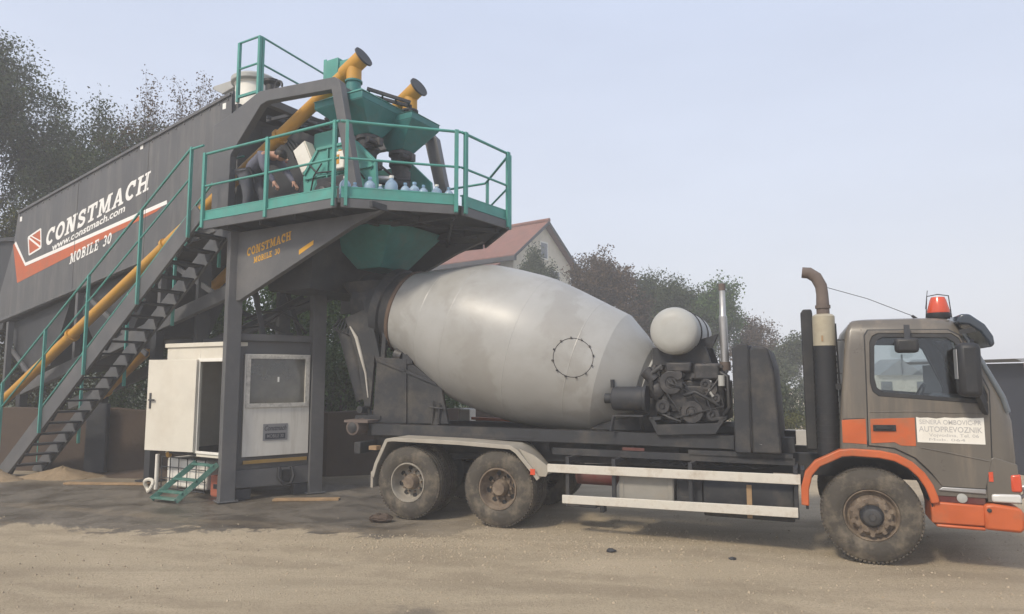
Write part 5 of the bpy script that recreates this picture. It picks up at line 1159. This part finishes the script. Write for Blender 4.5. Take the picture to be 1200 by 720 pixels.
def grow(tw, p, d, r, L, depth, rnd, tips, spread):
    seg = 3; pts = [p]; rs = [r]; q = p.copy(); dd = d.copy()
    for i in range(seg):
        dd = (dd + Vector((rnd.gauss(0,.16),rnd.gauss(0,.16),rnd.gauss(.05,.10)))).normalized(); q = q + dd*L/seg; pts.append(q.copy()); rs.append(max(.011, r*(1-.45*(i+1)/seg)))
    tw.tube(pts, rs, 6 if depth > 1 else 4)
    if depth <= 1: tips += [(pts[2],dd),(pts[3],dd),(pts[1],dd)]
    if depth == 0: return
    nb = rnd.choice((3,3,4)) if depth > 1 else 3
    for i in range(nb):
        a = rnd.uniform(0,6.283); sp = spread*rnd.uniform(.6,1.2)
        o = dd.orthogonal().normalized(); o2 = dd.cross(o)
        nd_ = (dd*math.cos(sp) + (o*math.cos(a)+o2*math.sin(a))*math.sin(sp)).normalized()
        t = rnd.uniform(.55,1); b = pts[2].lerp(pts[3], max(0,(t-.55)/.45))
        grow(tw, b, nd_, rs[-1]*.72, L*rnd.uniform(.66,.84), depth-1, rnd, tips, spread)
def tree(label, x, y, h, lm, seed, leaves=9000, ls=.11, clump=.55, spread=.62, depth=4, trunk=.22, name='tree', group='trees behind the yard', z0=0, lean=(0,0), w=None):
    rnd = random.Random(seed)
    t = thing(name, label, 'tree', FW, (x,y,z0), group)
    tw = MB(); tips = []; b = Vector((x,y,z0-.3)); 
    th = h*trunk; dd = Vector((lean[0],lean[1],1)).normalized()
    tw.tube([b, b+dd*th*.5, b+dd*th], [h*.030, h*.024, h*.020], 8)
    for i in range(4):
        a = i*1.57+rnd.uniform(-.5,.5); sp = spread*rnd.uniform(.5,1.0)
        grow(tw, b+dd*th*rnd.uniform(.8,1), (dd*math.cos(sp)+Vector((math.cos(a),math.sin(a),0))*math.sin(sp)).normalized(), h*.014, h*.30, depth-1, rnd, tips, spread)
    top = max(p.z for p,_ in tips); k = h/(top-z0) if top > z0 else 1
    k = (h-clump*.8)/h*k
    ds = sorted(math.hypot(p.x-x,p.y-y) for p,_ in tips); kx = ((w/2-clump*.7)/ds[int(len(ds)*.93)]) if w else 1
    def fit(v): return Vector((x+(v.x-x)*kx, y+(v.y-y)*kx, z0+(v.z-z0)*k if v.z > z0 else v.z))
    tw.v = [fit(v) for v in tw.v]
    lv = MB(); n = max(1, leaves//len(tips))
    for p, d in tips:
        c = fit(p); m_ = int(n*rnd.choice((0,.35,.8,1.2,1.9)))
        for _ in range(m_):
            leaf(lv, c+ball(rnd,clump), ls*rnd.uniform(.6,1.35), rnd)
    part(t, 'trunk', tw, M_bark, fix=False); part(t, 'crown', lv, lm, smooth=False, fix=False)
    return t
def bush(label, x, y, w, d, h, lm, seed, leaves=5000, ls=.10, z0=0, group='bushes behind the yard wall', name='bush', cat='bush'):
    rnd = random.Random(seed); t = thing(name, label, cat, FW, (x,y,z0), group)
    tw = MB(); lv = MB(); nc = 26; cs = []
    for i in range(nc):
        a = rnd.uniform(0,6.283); r = math.sqrt(rnd.random()); zz = rnd.uniform(.15,1)
        rr = r*math.sqrt(max(.05,1-(zz-.35)**2*1.3)); c = Vector((x+math.cos(a)*rr*w/2, y+math.sin(a)*rr*d/2, z0+zz*h*.92)); cs.append(c)
        tw.tube([Vector((x+rnd.uniform(-.2,.2),y,z0-.1)), Vector((x,y,z0)).lerp(c,.55)+Vector((rnd.gauss(0,.1),0,.1)), c], [.03,.02,.008], 4)
    for c in cs:
        sc = rnd.uniform(.16,.30)*min(w,h,d*1.5); m_ = int(leaves/nc*rnd.uniform(.5,1.5))
        for _ in range(m_):
            leaf(lv, c+Vector((rnd.gauss(0,sc*.7),rnd.gauss(0,sc*.7),rnd.gauss(0,sc*.5))), ls*rnd.uniform(.6,1.3), rnd)
    for v in lv.v:
        if v.z < z0+.02: v.z = z0+.02+rnd.random()*.1
    part(t, 'branches', tw, M_bark, fix=False); part(t, 'foliage', lv, lm, smooth=False, fix=False)
    return t
# left group
tree('tallest dark tree at the left edge behind the hopper wall', -18.4, 23.5, 14.3, M_lf_dark, 21, leaves=95760, ls=0.051, clump=0.34, spread=.62, depth=6, w=7.6)
tree('broad dark tree right of the tallest one, behind the hopper wall', -14.7, 24.8, 12.7, M_lf_dark, 34, leaves=82080, ls=0.051, clump=0.34, spread=.66, depth=6, w=7.0)
tree('sparse tree with bare twigs above the sloping hopper wall', -12.9, 25.4, 13.9, M_lf_red, 45, leaves=21660, ls=0.044, clump=0.25, spread=.62, depth=5, w=6.4)
tree('thin twiggy tree just left of the white dust filter', -10.7, 26.2, 13.2, M_lf_red, 53, leaves=11856, ls=0.044, clump=0.21, spread=.6, depth=5, w=5.0)
tree('low olive tree at the left edge below the tallest tree', -20.2, 22.0, 9.2, M_lf_olive, 61, leaves=59280, ls=0.054, clump=0.41, spread=.8, trunk=.15, depth=5, w=6.5)
tree('olive green tree between the hopper wall and the dark trees', -15.6, 22.4, 8.4, M_lf_olive, 64, leaves=54720, ls=0.054, clump=0.41, spread=.85, trunk=.15, depth=5, w=6)
tree('dense dark tree low behind the middle of the hopper wall', -13.4, 23.6, 10.4, M_lf_dark, 37, leaves=50400, ls=.052, clump=.40, spread=.75, trunk=.15, depth=5, w=6.5)
# right group
tree('russet tree beside the red roofed house, left of the water tank', 5.3, 38, 9.3, M_lf_red, 71, leaves=49400, ls=0.068, clump=0.34, spread=.72, trunk=.16, depth=5, w=5.0)
tree('dark green tree behind the truck water tank', 8.8, 39, 8.5, M_lf_dark, 72, leaves=45600, ls=0.068, clump=0.34, spread=.74, trunk=.16, depth=5, w=5.4)
tree('green tree behind the thin engine exhaust pipe', 11.7, 38.5, 8.1, M_lf_green, 73, leaves=32300, ls=0.068, clump=0.33, spread=.72, trunk=.16, depth=5, w=4.4)
tree('loose airy tree right of the thin exhaust pipe', 13.9, 38.5, 6.0, M_lf_red, 74, leaves=13300, ls=0.061, clump=0.28, spread=.75, trunk=.16, depth=5, w=4.0)
tree('small grey green tree between the radiator cowl and the tall exhaust stack', 15.0, 36, 4.4, M_lf_pale, 75, leaves=19000, ls=0.061, clump=0.33, spread=.85, trunk=.15, w=3.6)
tree('conical tree standing before the cream gable of the house', 1.35, 37.5, 9.5, M_lf_pale, 76, leaves=24700, ls=0.058, clump=0.28, spread=.5, trunk=.2, depth=5, w=2.8)
tree('small round tree left of the red roof, between platform and drum', -4.9, 34, 7.5, M_lf_pale, 77, leaves=19000, ls=0.061, clump=0.34, spread=.8, trunk=.2, w=3.4)
tree('leafy green tree behind the cabin bay under the platform', -6.2, 21.2, 6.4, M_lf_green, 81, leaves=41800, ls=0.054, clump=0.41, spread=.85, trunk=.12, w=5.5)
tree('leafy green tree behind the truck chute, right of the cabin', -3.4, 20.6, 5.0, M_lf_green, 82, leaves=30400, ls=0.051, clump=0.37, spread=.85, trunk=.12, w=3.4)
bush('dark green bush far behind the stair, under the hopper bins', -14.2, 22.0, 6.0, 2.0, 3.4, M_lf_olive, 140, leaves=9000, ls=.06)
BL = [('green bush seen between the stairs and the open cabin door',-10.0,20.8,4.6,2.0,4.0,M_lf_green),
      ('low green bush on the wall left of the truck chute',-4.6,17.4,2.2,1.8,2.7,M_lf_green),
      ('low green bush behind the drum support',-2.4,18.2,2.6,1.8,2.5,M_lf_green),
      ('dark tall bush at far left beyond the bin wing',-17.6,20.0,4.4,2.0,5.0,M_lf_olive)]
for i, (lb,x,y,w_,d_,h_,lm) in enumerate(BL): bush(lb, x, y, w_, d_, h_, lm, 100+i, leaves=15000, ls=.05)
bush('grey green bush behind the pale low wall, right of the radiator cowl', 8.3, 22.3, 2.8, 1.6, 2.0, M_lf_pale, 131, leaves=7000, ls=.05)
bush('dry brownish weeds growing along the top of the pale low wall', 8.0, 20.7, 3.4, .6, .95, M_lf_olive, 132, leaves=5000, ls=.03, name='weeds', cat='weeds')
# hillside rising behind the wall (real terrain)
hb = MB(); hx = [-60+4*i for i in range(31)]; hy = [26,30,36,44,54,70,95]
def hz_(x,y): return max(0,(y-27)*.11)*(1/(1+math.exp((x-6)/4))) + .3*math.sin(x*.3+y*.2) - .3
for y in hy:
    for x in hx: hb.v.append(Vector((x,y,hz_(x,y))))
n = len(hx); hb.f = [(j*n+i,j*n+i+1,(j+1)*n+i+1,(j+1)*n+i) for j in range(len(hy)-1) for i in range(n-1)]
single('hillside', None, None, FW, (0,0,0), hb, mat('hill_grass', (.06,.075,.035), .95, var=.3, scale=.8, bump=.4, bscale=4), kind='structure')

# ------------------------------------------------------------------ walls, house, farm buildings, shed
def wallrun(nm, label, pts, h0, t, mt, cat='wall', bumpy=0, seed=1):
    rnd = random.Random(seed); mb = MB(); P = []
    for (x0,y0),(x1,y1) in zip(pts, pts[1:]):
        k = max(1,int(math.dist((x0,y0),(x1,y1))/.5))
        P += [(x0+(x1-x0)*i/k, y0+(y1-y0)*i/k) for i in range(k)]
    P.append(pts[-1]); H_ = [h0+rnd.uniform(-bumpy,bumpy) for _ in P]
    for (x,y),h_ in zip(P,H_): mb.v += [Vector(p) for p in ((x,y,-.05),(x,y+t,-.05),(x,y+t,h_),(x,y,h_))]
    for i in range(len(P)-1):
        a, b = i*4, i*4+4
        mb.f += [(a,b,b+3,a+3),(a+3,b+3,b+2,a+2),(a+2,b+2,b+1,a+1),(a+1,b+1,b,a)]
    mb.f += [(0,3,2,1),(len(P)*4-4,len(P)*4-3,len(P)*4-2,len(P)*4-1)]
    return single(nm, label, cat, FW, (pts[0][0],pts[0][1],0), mb, mt, bev=.01, ang=25)
wallrun('retaining_wall', 'long brown stained retaining wall along the back of the yard', [(-20,16.2),(-10,15.5),(-7.5,15.3),(-3.9,14.6),(-1.5,15.6),(2.0,17.2)], 1.36, .3, M_wall, bumpy=.04)
wl = thing('wall_pilaster', 'dark upright concrete slab leaning on the brown wall behind the stairs', 'slab', FW, (-9.1,15.2,0))
part(wl, 'slab', MB().box(-9.35,15.15,0,-8.9,15.3,1.5), M_dgrey, bev=.02)
wallrun('low_wall', 'pale low concrete wall behind the gap between truck body and cab', [(2.6,20.0),(13.5,19.6)], .56, .2, M_concrete, bumpy=.01, seed=4)
hs = thing('house', 'distant cream house with red tiled gable roof beyond the drum', 'house', FW, (-2,46,0))
HF = Matrix.Translation((2.1,45,0)) @ Matrix.Rotation(R(142),4,'Z')   # local x: along the ridge away from the gable, local y: toward the camera side
M_tile = mat('roof_tile', (.195,.088,.066), .8, var=.22, scale=2.0, dirt=(.15,.10,.08), damt=.6, bump=.4, bscale=14)
g = MB().prism([(-3.25,2),(-3.25,9.75),(0,12.15),(3.25,9.75),(3.25,2)], 0, 11, 'yz').xf(HF); part(hs, 'wall', g, M_render, smooth=False)
def roofslab(mb, y0, z0, y1, z1, x0, x1, t=.16):
    mb.prism([(y0,z0),(y1,z1),(y1,z1+t),(y0,z0+t)], x0, x1, 'yz')
m = MB(); roofslab(m, 0, 12.2, 3.7, 9.45, -.45, 11.4); roofslab(m, 0, 12.2, -3.7, 9.45, -.45, 11.4); part(hs, 'roof', m.xf(HF), M_tile, smooth=False)
m = MB(); m.tube([(-.5,0,12.42),(11.4,0,12.42)],.14,8); part(hs, 'ridge_tiles', m.xf(HF), M_tile)
m = MB().box(-.55,3.66,9.22,11.4,3.86,9.50).box(-.5,-3.9,9.2,11.4,-3.7,9.46); part(hs, 'gutter', m.xf(HF), M_dgrey)
m = MB()
for s_ in (1,-1): m.prism([(0,12.36),(3.75*s_,9.58),(3.75*s_,9.38),(0,12.12)], -.50, -.452, 'yz')
part(hs, 'verge_board', m.xf(HF), M_dgrey)
for yy, zz in ((-1.4,8.6),(1.2,8.6),(0,10.4)):
    wn = part(hs, 'window', MB().box(-.06,yy-.45,zz-.6,-.0,yy+.45,zz+.6).xf(HF), M_white); part(hs, 'pane', MB().box(-.075,yy-.36,zz-.5,-.062,yy+.36,zz+.5).xf(HF), M_dglass, wn)
m = MB(); roofslab(m, 3.8, 9.0, 7.0, 7.6, .6, 11); part(hs, 'lower_roof', m.xf(HF), M_tile, smooth=False)
part(hs, 'annex_wall', MB().box(1.0,3.3,1,10.6,6.6,7.7).xf(HF), M_render)
fb = thing('farm_building', 'long cream farm building with pointed grey gables seen through the cab window', 'building', FW, (40,70,0))
part(fb, 'wall', MB().box(33,69,0,62,72,2.15), M_cream)
M_slate = mat('grey_roof', (.22,.23,.25), .7, var=.15, scale=1)
for cx in (39.0,42.3,46.5):
    part(fb, 'gable_roof', MB().prism([(cx-2.3,2.16),(cx,3.75),(cx+2.3,2.16)], 68.6, 72.5), M_slate, smooth=False)
    part(fb, 'gable_post', MB().box(cx-.05,68.4,2.2,cx+.05,68.55,4.2), M_dgrey)
for cx in (41.2,42.6,44.0,37.6,46): part(fb, 'window', MB().box(cx-.55,68.9,.3,cx+.55,68.99,1.5), M_dglass)
sh = thing('open_shed', 'low dark open shed with flat roof at the right edge beyond the cab', 'shed', FW, (13,15,0))
m = MB().prism([(10.72,2.40),(17.5,2.62),(17.5,2.70),(10.6,2.47)], 14.4, 18.5); part(sh, 'roof', m, M_slate, bev=.01)
part(sh, 'fascia', MB().prism([(10.75,2.08),(17.4,2.18),(17.4,2.60),(10.75,2.385)], 14.36, 14.395), mat('fascia_red', (.42,.27,.23), .7), bev=.01)
part(sh, 'back_wall', MB().box(10.95,18.0,0,17.4,18.2,2.38), M_dgrey); part(sh, 'side_wall', MB().box(10.9,14.6,0,11.05,18.2,2.38), M_navy)
for x in (11.0,14.0,17.2): part(sh, 'post', MB().box(x-.08,14.6,0,x+.08,14.76,2.38), M_dgrey)
part(sh, 'front_panel', MB().box(11.1,14.78,0,17.3,14.84,2.1), M_navy)
# ------------------------------------------------------------------ small things on the ground
def heap(nm, label, x, y, rx, ry, h, seed, mt=None):
    rnd = random.Random(seed); mb = MB(); n, kk = 26, 9
    for j in range(kk+1):
        t = j/kk
        for i in range(n):
            a = 6.283*i/n; q = 1+.18*math.sin(3*a+seed)+rnd.uniform(-.08,.08)
            mb.v.append(Vector((x+rx*t*q*math.cos(a), y+ry*t*q*math.sin(a), h*(1-t)**1.3*(1+rnd.uniform(-.12,.12))-.02*t)))
    mb.f = [(j*n+i,j*n+(i+1)%n,(j+1)*n+(i+1)%n,(j+1)*n+i) for j in range(kk) for i in range(n)]
    return single(nm, label, 'heap', FW, (x,y,0), mb, mt or M_sand, ang=60)
heap('sand_heap', 'ochre sand heap at the left edge beside the stair foot', -10.75, 14.25, .7, .6, .30, 2)
heap('sand_heap', 'flat ochre sand heap behind the stair foot', -9.4, 14.55, 1.0, .5, .22, 5)
heap('dirt_heap', 'low brown dirt heap against the brown wall behind the stairs', -7.7, 14.9, 1.4, .5, .16, 7, M_wall)
def plank(label, x, y, L, rot, wd=.16):
    mb = MB().box(-L/2,-wd/2,0,L/2,wd/2,.035).xf(Matrix.Translation((x,y,0)) @ Matrix.Rotation(R(rot),4,'Z'))
    return single('plank', label, 'plank', FW, (x,y,0), mb, M_wood, group='planks on the yard', bev=.004)
plank('brown plank lying flat left of the caged tank', -7.9, 13.6, 1.7, -4); plank('pale brown plank lying in front of the grey bay end plate', -3.5, 11.9, 1.1, 4)
def stone(label, x, y, s, seed, mt=None):
    rnd = random.Random(seed); mb = ellip((x,y,s*.22),(s,s*.6,s*.38),0,10)
    for v in mb.v: v += Vector((rnd.uniform(-1,1),rnd.uniform(-1,1),rnd.uniform(-1,1)))*s*.12
    return single('stone', label, 'stone', FW, (x,y,0), mb, mt or M_wall, group='stones on the yard', smooth=False)
stone('flat brown stone wedged against the rearmost wheel', -1.92, 10.25, .17, 3); stone('single dark stone on the dirt in front of the side guard', 2.55, 8.15, .045, 4, M_dgrey)
stone('dark stick like stone on the gravel left of the side guard', 1.2, 8.5, .06, 6, M_dgrey)
